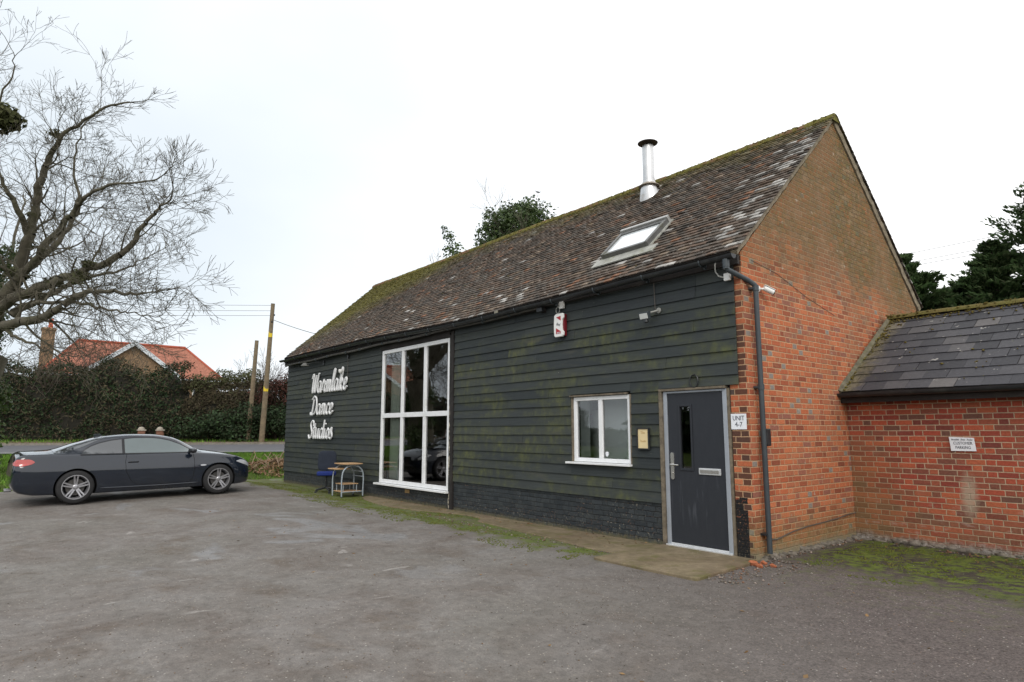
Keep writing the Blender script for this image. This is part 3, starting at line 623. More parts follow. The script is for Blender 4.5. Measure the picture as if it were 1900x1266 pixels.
boards('weatherboarding',-LB-.02,-6.66,.36,3.68,.146,[(BX0-.02,BX1+.1,BZ0-.06,BZ1+.10)],yo=.012)
def m_peel():
    g=G('peeling_paint',.8,.3); x,y,z=g.xyz(g.pos()); n=g.noise(1,5,.75,sv=(22,22,7)); c=g.mix(g.mth('MULTIPLY',g.rng(n,.52,.56),g.rng(z,2.3,1.8,.12,1)),(.02,.02,.02),(.50,.45,.36)); return g.done(c)
M['peel']=m_peel()
b=MB(); b.box(-6.60,-6.505,-.050,.028,0,3.62); b.build('corner_post',M['fascia'],barn)
b=MB(); b.box(-6.672,-6.603,-.030,.028,.02,3.56); b.build('window_jamb_board',M['peel'],barn)
b=MB(); b.box(BX0-.05,-6.675,-.035,.028,BZ1+.012,3.69); b.build('lintel_board',M['fascia'],barn)
b=MB(); b.box(-16.02,-3.72,-.115,-.055,3.645,3.80); b.box(-3.78,-3.70,-.12,-.02,3.60,3.82); b.box(-3.70,.0,-.075,-.03,3.70,3.82); b.build('fascia_board',M['fascia'],barn)
# -------- windows
def casement(parent,x0,x1,z0,z1,cols,rows,fw,y0=-.008,mull=None):
    fr=MB(); d0,d1=y0,y0+.065
    fr.box(x0,x1,d0,d1,z0,z0+fw); fr.box(x0,x1,d0,d1,z1-fw,z1)
    xs=[x0+(x1-x0)*i/cols for i in range(cols+1)] if mull is None else mull
    zs=[z0+(z1-z0)*i/rows for i in range(rows+1)]
    fr.box(x0,x0+fw,d0,d1,z0+fw,z1-fw); fr.box(x1-fw,x1,d0,d1,z0+fw,z1-fw)
    for j in range(1,rows): fr.box(x0+fw,x1-fw,d0+.002,d1,zs[j]-fw*.62,zs[j]+fw*.62)
    for i in range(1,cols):
        for j in range(rows):
            a=zs[j]+(fw if j==0 else fw*.62); c=zs[j+1]-(fw if j==rows-1 else fw*.62)
            fr.box(xs[i]-fw*.6,xs[i]+fw*.6,d0+.002,d1,a,c)
    f=fr.build('frame',M['upvc'],parent,bevel=.006)
    for i in range(cols):
        for j in range(rows):
            a=xs[i]+fw*.5; c=xs[i+1]-fw*.5; p=zs[j]+fw*.5; q=zs[j+1]-fw*.5; y=y0+.036; t=random.uniform(-.003,.003)
            mesh_obj('pane',[(a,y,p),(c,y+t,p),(c,y+t,q),(a,y,q)],[(0,1,2,3)],M['glass'],parent)
            # rubber gasket round the pane
    return f
def part_empty(name,parent):
    e=empty(name); e.parent=parent; return e
# the frame mesh is the window part itself; panes and sill are its sub-parts
def window(x0,x1,z0,z1,cols,rows,fw,y0,mull=None,label=None):
    fr=casement(barn,x0,x1,z0,z1,cols,rows,fw,y0,mull); fr.name='window'
    if label: fr['label']=label
    for o in [o for o in barn.children if o.name.startswith('pane')]: o.parent=fr
    return fr
W1=window(BX0,BX1,BZ0,BZ1,3,2,.085,-.014,label='tall six-pane white window')
b=MB(); b.box(BX0-.10,BX1+.03,-.115,-.016,BZ0-.045,BZ0-.004); b.build('sill',M['upvc'],W1,bevel=.006)
W2=window(SX0,SX1,SZ0,SZ1,2,1,.062,.0,[SX0,(SX0+SX1)/2-.02,SX1],label='small two-pane white window')
b=MB(); b.box(SX0-.11,SX1+.035,-.10,-.002,SZ0-.035,SZ0-.003); b.build('sill',M['upvc'],W2,bevel=.006)
b=MB(); b.box(SX0-.05,SX1-.03,-.045,-.002,SZ1+.006,SZ1+.03); b.box(SX0-.033,SX0-.004,-.02,.03,SZ0,SZ1); b.box(SX1+.004,SX1+.028,-.028,.03,SZ0,SZ1); b.build('trim',M['oldwood'],W2)
# little shield sticker on the right pane
b=MB(); cx,cz=-2.405,1.215; b.prism([(cx-.03,cz+.035),(cx,cz+.045),(cx+.03,cz+.035),(cx+.028,cz-.01),(cx,cz-.04),(cx-.028,cz-.01)],lambda x,z:(x,.028,z),lambda x,z:(x,.031,z)); b.build('sticker',M['paper'],W2)
# -------- interior
b=MB()
for (x0,x1,dp,m) in ((-15.7,-5.1,5.7,0),(-4.0,-1.55,.60,1)):  # small room kept shallow, its back wall close to catch window light
    V=[(x0,.17,.02),(x1,.17,.02),(x1,dp,.02),(x0,dp,.02),(x0,.17,3.75),(x1,.17,3.75),(x1,dp,3.75),(x0,dp,3.75)]
    b.add(V,[(0,1,2,3)],2); b.add(V,[(4,7,6,5),(0,4,5,1) if False else (3,2,6,7),(0,3,7,4),(1,5,6,2)],m)
mesh_obj('room_lining',b.V,b.F,[M['dark'],M['intw'],M['intfl']],barn,mi=b.M)
b=MB(); b.box(-1.45,-.25,1.5,1.55,.02,2.6); b.build('hall_partition',M['dark'],barn)
b=MB()
for i in range(9): x=-9.55+i*.045; b.add([(x,.20+.02*(i%2),.45),(x+.045,.20+.02*((i+1)%2),.45),(x+.045,.20+.02*((i+1)%2),3.18),(x,.20+.02*(i%2),3.18)],[(0,1,2,3)])
b.box(-9.57,-9.13,.18,.25,3.18,3.21)
tag(b.build('window_blind',simple('blind_fabric',(.50,.55,.47),.9,var=.05)),'pale green folded blind hanging inside the left edge of the tall window','blind')
b=MB(); b.add([(-2.10,.14,1.16),(-1.92,.15,1.16),(-1.92,.20,1.46),(-2.14,.20,1.46)],[(0,1,2,3)]); b.box(-2.15,-1.88,.13,.24,1.14,1.155)
tag(b.build('paper_sheet',simple('pale_green_card',(.62,.72,.62),.7,var=.03)),'pale sheet propped inside the lower right corner of the small window','paper sheet')
b=MB(); b.box(-3.30,-3.24,.54,.59,1.68,1.86); b.build('wall_box',M['blackp'],barn)
b=MB(); b.box(-3.14,-2.96,.50,.59,1.92,2.05); b.build('wall_box',M['blackp'],barn)
b=MB(); b.box(-3.15,-3.092,.165,.38,1.02,2.18); b.build('window_reveal',M['intw'],barn)
# -------- door
def door():
    f=MB(); t=.062
    f.box(DX0,DX0+t,-.012,.06,.016,DZ1); f.box(DX1-t,DX1,-.012,.06,.016,DZ1); f.box(DX0+t,DX1-t,-.012,.06,DZ1-.03,DZ1)
    fr=f.build('door_frame',M['frame'],barn,bevel=.005)
    b=MB(); b.box(DX0-.002,DX1+.002,-.045,-.014,.012,.055); b.box(DX0+t,DX1-t,-.012,.055,.016,.075); b.build('threshold',M['sill'],fr,bevel=.006)
    x0,x1,z0,z1=DX0+t+.004,DX1-t-.004,.08,DZ1-.034
    wx0,wx1,wz0,wz1=x0+.20,x0+.365,1.07,1.90
    d=MB(); 
    for (a,c,p,q) in ((x0,wx0,z0,z1),(wx1,x1,z0,z1),(wx0,wx1,z0,wz0),(wx0,wx1,wz1,z1)): d.box(a,c,.004,.05,p,q)
    dr=d.build('door',M['door'],barn)
    m=MB(); k=.03
    m.box(wx0-k,wx0,-.008,.0035,wz0-k,wz1+k); m.box(wx1,wx1+k,-.008,.0035,wz0-k,wz1+k); m.box(wx0,wx1,-.008,.0035,wz0-k,wz0); m.box(wx0,wx1,-.008,.0035,wz1,wz1+k); m.build('glazing_bead',M['door'],dr,bevel=.004)
    mesh_obj('pane',[(wx0,.02,wz0),(wx1,.02,wz0),(wx1,.02,wz1),(wx0,.02,wz1)],[(0,1,2,3)],M['glass'],dr)
    h=MB(); hx=x0+.055
    h.prism([(hx+.028*cos(a),z_+.028*sin(a)) for z_,aa in ((1.25,0),(.94,pi)) for a in [aa+pi*i/6 for i in range(7)]],lambda x,z:(x,.003,z),lambda x,z:(x,-.010,z))
    h.tube([(hx,-.008,1.115),(hx,-.055,1.115)],.013,10); h.tube([(hx,-.050,1.115),(hx+.05,-.058,1.114),(hx+.135,-.054,1.112)],.011,10); h.tube([(hx,-.01,1.0),(hx,-.022,1.0)],.012,10); h.build('handle',M['chrome'],dr,smooth=True)
    l=MB(); lx=x1-.395; l.box(lx,lx+.33,-.012,.0035,1.00,1.085); l.build('letterbox',M['sill'],dr,bevel=.006)
    l=MB(); l.box(lx+.025,lx+.305,-.019,-.0125,1.02,1.066); l.build('letterbox_flap',M['chrome'],dr,bevel=.003)
    s=MB(); s.lathe([(.006,-.002),(.006,.003)],(wx0+.083,.0,1.46),8,'y'); 
    t_=MB(); t_.box(DX0-.055,DX0-.006,-.04,.03,.03,DZ1+.02); t_.box(DX0-.055,DX1+.005,-.05,.03,DZ1+.004,DZ1+.034); t_.box(DX1+.004,DX1+.04,-.008,.028,.03,DZ1+.003); t_.build('door_surround',M['oldwood'],fr)
door()
# ring on the boards above the door
b=MB(); b.tube([(-.749+.065*cos(2*pi*i/20),-.045,2.235+.085*sin(2*pi*i/20)) for i in range(21)],.009,6); b.build('wall_ring',M['blackp'],barn,smooth=True)
# -------- roof
SA=math.atan(.915); EX=.1; SL=3.16/cos(SA)
def rsag(x,t): return (.045-.125*math.exp(-((x+5.6)/3.6)**2))*(1-t)**1.2*.8+(.012*noise.noise((x*.8,t*3,0))+.02*noise.noise((x*.25,t*1.5,4)))
def roof_pt(x,s,h,side=1):
    y=-.15+s*cos(SA); z=3.843+s*sin(SA)+rsag(x,s/SL); y-=h*sin(SA); z+=h*cos(SA)
    return (x,y if side>0 else 6.02-y,z)
def tiles(side):
    V=[];Fc=[];C=[]; n=int(SL/EX); tw=.165
    for i in range(n+1):
        s0=i*EX; off=(i%2)*tw/2+random.uniform(-.01,.01); x=.075
        while x>-LB-.08:
            xa=x-(off if x==.075 and off>.02 else tw)+random.uniform(-.003,.003); xb=x-.003
            if xa<-LB-.1: break
            lift=.022+max(0,random.gauss(0,.004)); tilt=random.gauss(0,.0025); l=EX*1.25; s1=min(s0+l,SL)
            cxm=(xa+xb)/2
            if side>0 and -2.86<cxm<-1.82 and .66<s0<1.58: x=xa; continue
            if side>0 and -2.96<cxm<-1.66 and .55<s0<.72: x=xa; continue
            slip=-random.random()*.03 if random.random()<.03 else random.uniform(-.004,.004)
            b_=len(V); xm=(xa+xb)/2; cam_=.004
            for (xx,ca) in ((xa,0),(xm,cam_),(xb,0)):
                V.append(roof_pt(xx,s0+slip,lift-.016,side)); V.append(roof_pt(xx,s0+slip,lift+ca+tilt*(xx-xm)*20,side)); V.append(roof_pt(xx,s1,ca*.6+.002,side))
            Fc+=[(b_,b_+1,b_+4,b_+3),(b_+3,b_+4,b_+7,b_+6),(b_+1,b_+2,b_+5,b_+4),(b_+4,b_+5,b_+8,b_+7),(b_,b_+2,b_+1),(b_+6,b_+7,b_+8)]
            t=s0/SL; r=random.random()
            base=random.choice([(.066,.052,.042),(.080,.062,.050),(.095,.070,.054),(.105,.072,.053),(.078,.068,.058),(.060,.051,.044),(.088,.070,.056)])
            if r<.03: base=(.17,.085,.05)
            elif r<.07: base=(.15,.115,.085)
            pw=.012+.085*max(0,1-abs(cxm+2.5)/7)*(1-t*.75)*max(0,.6+noise.noise((cxm*.9,t*6,2))*1.6)
            if cxm>-.45: pw=.42 if .0<t<.85 else .15
            elif i==0: pw=.22 if cxm>-9 else .08
            if random.random()<pw*.75: k=random.uniform(.20,.38); base=(k,k*.96,k*.9)
            if random.random()<.05: base=tuple(q*.55 for q in base)
            C.append(tuple(q*1.28 for q in base)); x=xa
    nt_=len(C); col=np.repeat(np.array([c+(1,) for c in C]),22,axis=0)
    o=mesh_obj('roof_tiles' ,V,Fc,M['tiles'],barn)
    a=o.data.color_attributes.new('Col','FLOAT_COLOR','CORNER'); nl=len(o.data.loops); assert nl==nt_*22,(nl,nt_)
    a.data.foreach_set('color',col.astype(np.float32).ravel())
    return o
RT=tiles(1); tiles(-1)
b=MB()
for side in (1,-1):
    V=[];Fc=[]; n=30
    for i in range(n+1):
        x=-.06-(LB-.0)*i/n
        V+=[roof_pt(x,-.01,-.004,side),roof_pt(x,SL,-.004,side),roof_pt(x,-.01,-.07,side),roof_pt(x,SL,-.07,side)]
        if i: q=len(V)-8; Fc+=[(q,q+1,q+5,q+4),(q+2,q+6,q+7,q+3),(q,q+4,q+6,q+2),(q+1,q+3,q+7,q+5)]
    Fc+=[(0,2,3,1),(len(V)-4,len(V)-3,len(V)-1,len(V)-2)]; b.add(V,Fc)
b.build('roof_deck',M['fascia'],barn)
# verge mortar under the tiles of the brick gable
b=MB()
for side in (1,-1):
    pts=[]
    for i in range(46):
        s=.0+SL*i/45; j=.012*noise.noise((s*5,side,0)); pts.append((roof_pt(.0,s,-.012,side),roof_pt(.0,s,-.082+j*1.6,side)))
    for i in range(45):
        a,c=pts[i],pts[i+1]; w0=.040+.014*noise.noise((i*.6,side,3)); w1=.040+.014*noise.noise(((i+1)*.6,side,3))
        b.add([(w0,a[0][1],a[0][2]),(w1,c[0][1],c[0][2]),(w1-.018,c[1][1],c[1][2]),(w0-.018,a[1][1],a[1][2]),(-.1,a[0][1],a[0][2]),(-.1,c[0][1],c[0][2]),(-.1,c[1][1],c[1][2]),(-.1,a[1][1],a[1][2])],[(0,1,2,3),(7,6,5,4),(3,2,6,7),(0,4,5,1)]+([(0,3,7,4)] if i==0 else [])+([(1,5,6,2)] if i==44 else []))
b.build('verge_mortar',M['mortar'],barn,smooth=False)
# ridge tiles and moss
def m_ridge():
    g=G('mossy_ridge_tile',.9,.2); f=g.noise(20,5,.7); n=g.noise(2.2,5,.65); c=g.mix(g.rng(f,.35,.65),(.13,.075,.045),(.22,.12,.07)); c=g.mix(g.rng(n,.40,.50),c,g.mix(g.rng(f,.35,.65),(.080,.076,.020),(.185,.165,.040))); g.bump(f,.8,.01); return g.done(c)
M['ridge']=m_ridge()
b=MB(); x=.06
while x>-LB-.05:
    l=random.uniform(.29,.32); z0=6.64+rsag(x,1)+random.gauss(0,.004); z1=6.64+rsag(x-l,1)+random.gauss(0,.006); V=[];n=10
    for (xx,zz,rr) in ((x,z0,.135),(x-l+.006,z1,.125)):
        for k in range(n+1):
            a=pi*k/n; V.append((xx,3.01+rr*cos(a)*1.15,zz+rr*sin(a)*1.0-.02))
    b.add(V,[(k,k+1,n+2+k,n+1+k) for k in range(n)]+[tuple(range(n,-1,-1)),tuple(range(n+1,2*n+2))]); x-=l
b.build('ridge_tiles',M['ridge'],barn,smooth=True)
def ridge_pt(x):
    u=random.uniform(-.145,.12); return (x,3.01+u,6.615+rsag(x,1)+.13*sqrt(1-(u/.156)**2))
P=[]
for _ in range(5200):
    x=random.uniform(-LB,.0); s=SL-abs(random.gauss(0,.28)) if random.random()<.7 else random.uniform(.2,SL)
    if s<0: continue
    t=s/SL
    far=max(0,(-x-11.5)/4.5)
    if random.random()>(.9 if t>.93 else .05+.35*max(0,t-.6)+.5*far*t) : continue
    if noise.noise((x*1.1,s*2,0))<-.12 and t<.96: continue
    P.append(roof_pt(x,s,.020) if s<SL-.17 else ridge_pt(x))
P=np.array(P); mo=mossbits('roof_moss',P,.02,.055); mo.data.materials[0]=mat_moss('roof_moss',(.085,.080,.020),(.18,.16,.042)); mo.parent=barn; mo['kind']='stuff'
# roof light
def rl_box(mb,x0,x1,s0,s1,h0,h1,m=0):
    V=[]
    for x in (x0,x1):
        for s in (s0,s1):
            for h in (h0,h1): V.append(roof_pt(x,s,h))
    mb.add(V,[(0,1,3,2),(4,6,7,5),(0,4,5,1),(2,3,7,6),(0,2,6,4),(1,5,7,3)],m)
a0,a1,c0,c1=-2.83,-1.845,.88,1.62
b=MB(); rl_box(b,a0,a0+.06,c0,c1,-.03,.12); rl_box(b,a1-.06,a1,c0,c1,-.03,.12); rl_box(b,a0+.06,a1-.06,c0,c0+.06,-.03,.11); rl_box(b,a0+.06,a1-.06,c1-.08,c1,-.02,.115)
rlf=b.build('roof_window',simple('rooflight_frame',(.15,.15,.148),.45,metal=.4,var=.2,dirt=(.12,.12,.06)),barn,bevel=.008); rlc=MB(); rl_box(rlc,a0-.01,a1+.01,c1+.002,c1+.07,-.02,.15); rlc.build('hood',simple('rooflight_hood',(.42,.42,.41),.45,metal=.3,var=.1),rlf,bevel=.008); rlf['label']='tilted roof window low on the tile slope'
mesh_obj('pane',[roof_pt(a0+.06,c0+.06,.09),roof_pt(a1-.06,c0+.06,.09),roof_pt(a1-.06,c1-.08,.09),roof_pt(a0+.06,c1-.08,.09)],[(0,1,2,3)],simple('rooflight_glass',(.74,.78,.80),.04,var=.02,spec=1.0,coat=1),rlf)  # near-white base stands in for mirrored sky over a white blind
b=MB(); rl_box(b,a0-.12,a1+.18,.66,c0,.012,.034); rl_box(b,a0-.035,a0-.002,c0,c1+.1,.014,.04); rl_box(b,a1+.002,a1+.035,c0,c1+.1,.014,.04); b.build('flashing',M['lead'],rlf)
# flue
b=MB(); fx,fy=-3.304,2.393; fb=roofz(fy)
V=[];Fc=[];n=24
for (r,zz,k) in ((.21,None,0),(.165,6.30,1),(.125,6.47,1)):
    for i in range(n):
        a=2*pi*i/n; X=fx+r*cos(a)*(1 if k else .95); Y=fy+r*sin(a)*(1 if k else .85); V.append((X,Y,roofz(Y)+.02 if zz is None else zz))
for j in range(2):
    for i in range(n): Fc.append((j*n+i,j*n+(i+1)%n,(j+1)*n+(i+1)%n,(j+1)*n+i))
fl=mesh_obj('flue',V,Fc,M['steel'],barn,smooth=True)
b.lathe([(.114,6.42),(.114,7.20),(.108,7.21)],(fx,fy,0),28); b.build('flue_pipe',M['steel'],fl,smooth=True)
b=MB(); b.lathe([(.125,6.43),(.20,6.375),(.205,6.365),(.12,6.37)],(fx,fy,0),28); b.build('storm_collar',simple('stained_collar',(.30,.26,.21),.5,metal=.5),fl,smooth=True)
b=MB(); b.lathe([(.05,7.275),(.195,7.262),(.20,7.27),(.06,7.325),(.0,7.33)],(fx,fy,0),28)
for a in (.5,2.6,4.7): b.tube([(fx+.095*cos(a),fy+.095*sin(a),7.16),(fx+.095*cos(a),fy+.095*sin(a),7.28)],.008,6)
b.build('rain_cap',M['steeldk'],fl,smooth=True)  # whole cap in one dark brown tone
# gutter with brackets, downpipe
b=MB(); V=[];Fc=[];n=9; st=60
def gz(x): return 3.775+rsag(x,0)*.9
for i in range(st+1):
    x=.03-(LB+.22)*i/st
    for k in range(n): a=pi+pi*k/(n-1); V.append((x,-.205+.060*cos(a),gz(x)+.060*sin(a)))
    for k in range(n): a=2*pi-pi*k/(n-1); V.append((x,-.205+.055*cos(a),gz(x)+.055*sin(a)))
m=2*n
for i in range(st):
    for k in range(m): Fc.append((i*m+k,i*m+(k+1)%m,(i+1)*m+(k+1)%m,(i+1)*m+k))
Fc+=[tuple(range(n)),tuple(st*m+n-1-k for k in range(n))]
b.add(V,Fc); gut=b.build('gutter',M['blackp'],barn,smooth=True)
for i in range(17):
    x=-.45-i*.96; b=MB(); b.tube([(x,-.205+.067*cos(a),gz(x)+.067*sin(a)) for a in [pi*.98+pi*1.04*k/8 for k in range(9)]],.010,5); b.box(x-.012,x+.012,-.145,-.10,gz(x)-.09,gz(x)+.02); b.build('gutter_bracket',M['greyp'],gut)
b=MB(); b.tube([(-.085,-.205,3.75),(-.085,-.205,3.65)],.046,12); b.tube([(-.085,-.205,3.67),(-.075,-.195,3.615),(.03,.10,3.50),(.075,.185,3.44),(.078,.195,3.36)],.034,12)
b.tube([(.078,.195,3.44),(.078,.195,.085)],.034,12); b.build('downpipe',M['greyp'],barn,smooth=True)
for z in (3.40,2.0+.12,3.66): 
    b=MB(); x_,y_=(.078,.195) if z<3.5 else (-.085,-.205); b.tube([(x_,y_,z-.035),(x_,y_,z+.035)],.042,12); 
    if z<3.5: b.box(.0,.078,y_-.05,y_+.05,z-.012,z+.012)
    b.build('pipe_clip',M['greyp'],barn,smooth=False)
b=MB(); b.box(.0,.078,.13,.26,.30,.325); b.build('pipe_clip',M['blackp'],barn)
b=MB(); pts=[(-15.85+12.1*i/30,-.145,3.615+.055*i/30+.01*sin(i*.9)) for i in range(31)]; b.tube(pts,.028,8); b.build('old_pipe',simple('dusty_pipe',(.075,.072,.066),.7,var=.3),barn,smooth=True)
for i in range(12): 
    p=pts[1+i*5//2 if i<12 else 28]; b=MB(); b.tube([(p[0]-.03,p[1],p[2]),(p[0]+.03,p[1],p[2])],.038,8); b.build('pipe_joint',M['greyp'],barn)
b=MB(); b.box(-3.80,-3.66,-.17,-.11,3.60,3.73); b.build('pipe_end_box',M['blackp'],barn,bevel=.01)
# cable along the foot of the gable
b=MB(); b.tube([(.012,.24,.235),(.014,.5,.215),(.012,.9,.27),(.014,1.3,.30),(.012,1.8,.315),(.014,2.2,.33),(.012,2.55,.36),(.03,2.76,.37)],.008,5); b.build('wall_cable',M['cable'],barn,smooth=True)
b=MB(); b.tube([(.006,.25,3.80),(.006,.9,3.72),(.006,1.7,3.50),(.006,2.6,3.32)],.0028,4); b.build('wall_cable',M['cable'],barn,smooth=True)
b=MB(); b.tube([(-1.36,-.05,3.72),(-1.352,-.045,3.3),(-1.36,-.045,3.24)],.006,5); b.build('wall_cable',M['cable'],barn)
b=MB(); b.tube([(-11.51,-.05,3.6),(-11.5,-.04,3.0)],.007,5); b.build('wall_cable',M['cable'],barn)
b=MB(); b.box(-11.54,-11.48,-.06,-.02,3.48,3.60); b.build('cable_clamp',M['blackp'],barn)
b=MB(); b.tube([(-6.9,-.05,.25),(-6.9,-.05,.25)],.01,4,cap=False); b=MB(); b.box(-8.42,-8.24,-.012,.004,.215,.29); b.build('air_brick',simple('buff_air_brick',(.30,.20,.09),.9),barn)

# ================================================================ THINGS FIXED TO THE BARN
def text(name,body,size,loc,mat,parent,rz=0,sx=1,shear=0,ext=.001):
    c=bpy.data.curves.new(name,'FONT'); c.body=body; c.size=size; c.align_x='CENTER'; c.align_y='CENTER'; c.extrude=ext; c.shear=shear; c.resolution_u=3
    o=bpy.data.objects.new(name,c); COL.objects.link(o); bpy.context.view_layer.update()
    me=bpy.data.meshes.new_from_object(o.evaluated_get(bpy.context.evaluated_depsgraph_get())); bpy.data.objects.remove(o)
    me.materials.clear(); me.materials.append(mat)
    t=bpy.data.objects.new(name,me); COL.objects.link(t); t.parent=parent; t.location=loc; t.rotation_euler=(rad(90),0,rz); t.scale=(sx,1,1); return t
def cr_(pts,n=6):
    P=[Vector((p[0],p[1],0)) for p in pts]; P=[P[0]*2-P[1]]+P+[P[-1]*2-P[-2]]; out=[]
    for i in range(1,len(P)-2):
        for k in range(n):
            t=k/n; a,b,c,d=P[i-1],P[i],P[i+1],P[i+2]
            out.append(.5*((2*b)+(c-a)*t+(2*a-5*b+4*c-d)*t*t+(3*b-a-3*c+d)*t**3))
    out.append(P[-2]); return out
LET={'W':([[(0,1.35),(.12,1.65),(.3,1.6),(.3,.6),(.36,.05),(.55,.3),(.78,1.6)],[(.78,1.6),(.74,.6),(.82,.05),(1.0,.35),(1.2,1.5),(1.32,1.75)]],1.3),
'a':([[(.6,.85),(.35,1.0),(.1,.7),(.1,.25),(.3,0),(.5,.2),(.65,.95)],[(.65,.95),(.62,.25),(.75,0),(.95,.25)]],.88),
'r':([[(0,.2),(.22,1.08),(.32,.82),(.58,.92)],[(.58,.92),(.5,.3),(.62,0),(.8,.25)]],.75),
'm':([[(0,.6),(.15,1.0),(.2,.8),(.16,0)],[(.18,.5),(.36,.98),(.5,.85),(.47,0)],[(.49,.5),(.68,.98),(.82,.8),(.8,.2),(.92,0),(1.1,.25)]],1.05),
'n':([[(0,.6),(.15,1.0),(.2,.8),(.16,0)],[(.18,.5),(.38,.98),(.53,.8),(.5,.2),(.62,0),(.82,.25)]],.78),
'l':([[(0,.25),(.3,.95),(.42,1.7),(.3,1.9),(.18,1.5),(.17,.3),(.3,0),(.5,.25)]],.48),
'k':([[(0,.25),(.3,.95),(.42,1.7),(.3,1.9),(.18,1.5),(.15,0)],[(.17,.45),(.42,.98),(.56,.78),(.3,.5)],[(.3,.5),(.48,.1),(.62,0),(.82,.25)]],.78),
'e':([[(0,.25),(.4,.55),(.5,.85),(.32,1.0),(.12,.7),(.12,.25),(.32,0),(.62,.28)]],.6),
'c':([[(.5,.8),(.36,1.0),(.12,.7),(.12,.25),(.32,0),(.6,.28)]],.56),
'D':([[(.42,1.5),(.3,.15),(.1,.02),(.05,.2),(.4,.0),(.85,.25),(1.0,.95),(.8,1.6),(.4,1.8),(.1,1.5)]],1.1),
'S':([[(.8,1.25),(.78,1.65),(.5,1.8),(.27,1.45),(.42,1.05),(.66,.65),(.55,.12),(.22,.0),(.02,.35)]],.85),
't':([[(.24,1.5),(.15,.3),(.28,0),(.48,.25)],[(0,1.02),(.42,1.08)]],.48),
'u':([[(.05,1),(.08,.25),(.22,0),(.45,.3),(.55,1)],[(.55,1),(.53,.25),(.65,0),(.83,.25)]],.78),
'd':([[(.58,.85),(.35,1.0),(.1,.7),(.1,.25),(.3,0),(.5,.2),(.68,1.0),(.74,1.85)],[(.68,1.0),(.62,.25),(.75,0),(.95,.25)]],.88),
'i':([[(.05,.98),(.05,.25),(.18,0),(.38,.25)],[(.1,1.42),(.13,1.5)]],.36),
'o':([[(.3,1.0),(.1,.7),(.1,.25),(.3,0),(.5,.3),(.5,.75),(.3,1.0),(.4,.82),(.68,.88)]],.62),
's':([[(0,.3),(.3,1.08),(.34,.7),(.5,.3),(.32,0),(.04,.12)]],.55)}
def script(mb,word,x0,x1,z0,hu,r,y,sh=.22,n=6,dep=.035):
    tot=sum(LET[c][1] for c in word); sx=(x1-x0)/(tot+.25); x=0
    for ch in word:
        for st in LET[ch][0]:
            pp_=[(x0+(x+p.x)*sx+sh*p.y*hu,y,z0+p.y*hu) for p in cr_(st)]
            mb.tube(pp_,[r]*len(pp_),n)
        x+=LET[ch][1]
for wd,x0,x1,z0,hu,lb in (('Warmlake',-13.90,-11.42,2.665,.315,'topmost of three white script words on the black boards'),('Dance',-13.87,-12.25,2.04,.29,'middle of three white script words on the black boards'),('Studios',-13.95,-12.22,1.37,.275,'lowest of three white script words, above the office chair')):
    mb=MB(); script(mb,wd,x0,x1,z0,hu,.027,-.066); tag(mb.build('script_lettering',M['letter'],None,smooth=True),lb,'lettering','white words on the barn front')
# unit sign, frame, parking sign
s=tag(empty('unit_sign',(-.135,-.002,1.69)),'small white square sign reading UNIT 4-7 on the brick pier','sign')
b=MB(); b.box(-.107,.107,-.006,0,-.10,.095); b.build('board',M['paper'],s)
text('lettering','UNIT',.083,(0,-.0075,.038),M['ink'],s,sx=.85); text('lettering','4-7',.083,(0,-.0075,-.04),M['ink'],s,sx=.95)
s=tag(empty('notice_frame',(-1.628,-.04,1.462)),'cream notice in a narrow black frame between small window and door','notice')
b=MB(); w_,h_=.11,.155
b.box(-w_,w_,-.03,0,-h_,-h_+.018); b.box(-w_,w_,-.03,0,h_-.018,h_); b.box(-w_,-w_+.018,-.03,0,-h_+.018,h_-.018); b.box(w_-.018,w_,-.03,0,-h_+.018,h_-.018); b.build('frame',M['blackp'],s)
b=MB(); b.box(-w_+.018,w_-.018,-.018,-.002,-h_+.018,h_-.018); b.build('paper',M['cream'],s)
text('lettering','The',.05,(-.005,-.0195,.085),M['faint'],s); text('lettering','Studio',.042,(0,-.0195,-.035),M['faint'],s)
# alarm box
s=tag(empty('alarm_box',(-3.285,-.045,3.315)),'white and red burglar alarm box high on the black boards','alarm box')
hw,hh=.118,.20
out=[(-.09,-.2),(.085,-.2),(.115,-.175),(.118,-.12),(.085,-.085),(.078,0),(.085,.085),(.118,.12),(.115,.185),(.085,.2),(-.07,.2),(-.11,.17),(-.122,0),(-.115,-.17)]
b=MB(); b.prism(out,lambda x,z:(x,-.055,z),lambda x,z:(x*.96,-.085,z*.97)); b.build('cover',M['white'],s,bevel=.006)
b=MB(); b.prism([(-.1,-.18),(.105,-.18),(.112,0),(.105,.18),(-.09,.18),(-.105,0)],lambda x,z:(x,0,z),lambda x,z:(x,-.056,z)); b.build('back_box',simple('dark_red_plastic',(.16,.010,.016),.45),s)
b=MB(); b.prism([(-.055,.135),(.055,.15),(.055,.07)],lambda x,z:(x,-.0855,z),lambda x,z:(x,-.088,z)); b.build('red_marking',M['red'],s)
b=MB(); b.prism([(-.06,-.045),(-.06,-.145),(.05,-.145),(.05,-.105)],lambda x,z:(x,-.0855,z),lambda x,z:(x,-.088,z)); b.build('red_marking',M['red'],s)
text('lettering','ipol',.075,(0,-.0885,.015),M['ink'],s,sx=.8).rotation_euler=(rad(90),rad(25),0)
b=MB(); b.box(-.04,.04,-.0905,-.089,-.138,-.132); b.box(-.035,.04,-.0905,-.089,-.124,-.118); b.build('printing',M['paper'],s)
s=tag(empty('junction_box',(-3.27,-.04,3.66)),'small white junction box with a looped grey cable above the alarm box','junction box')
b=MB(); b.box(-.05,.05,-.04,0,-.06,.06); b.build('box',M['white'],s,bevel=.006)
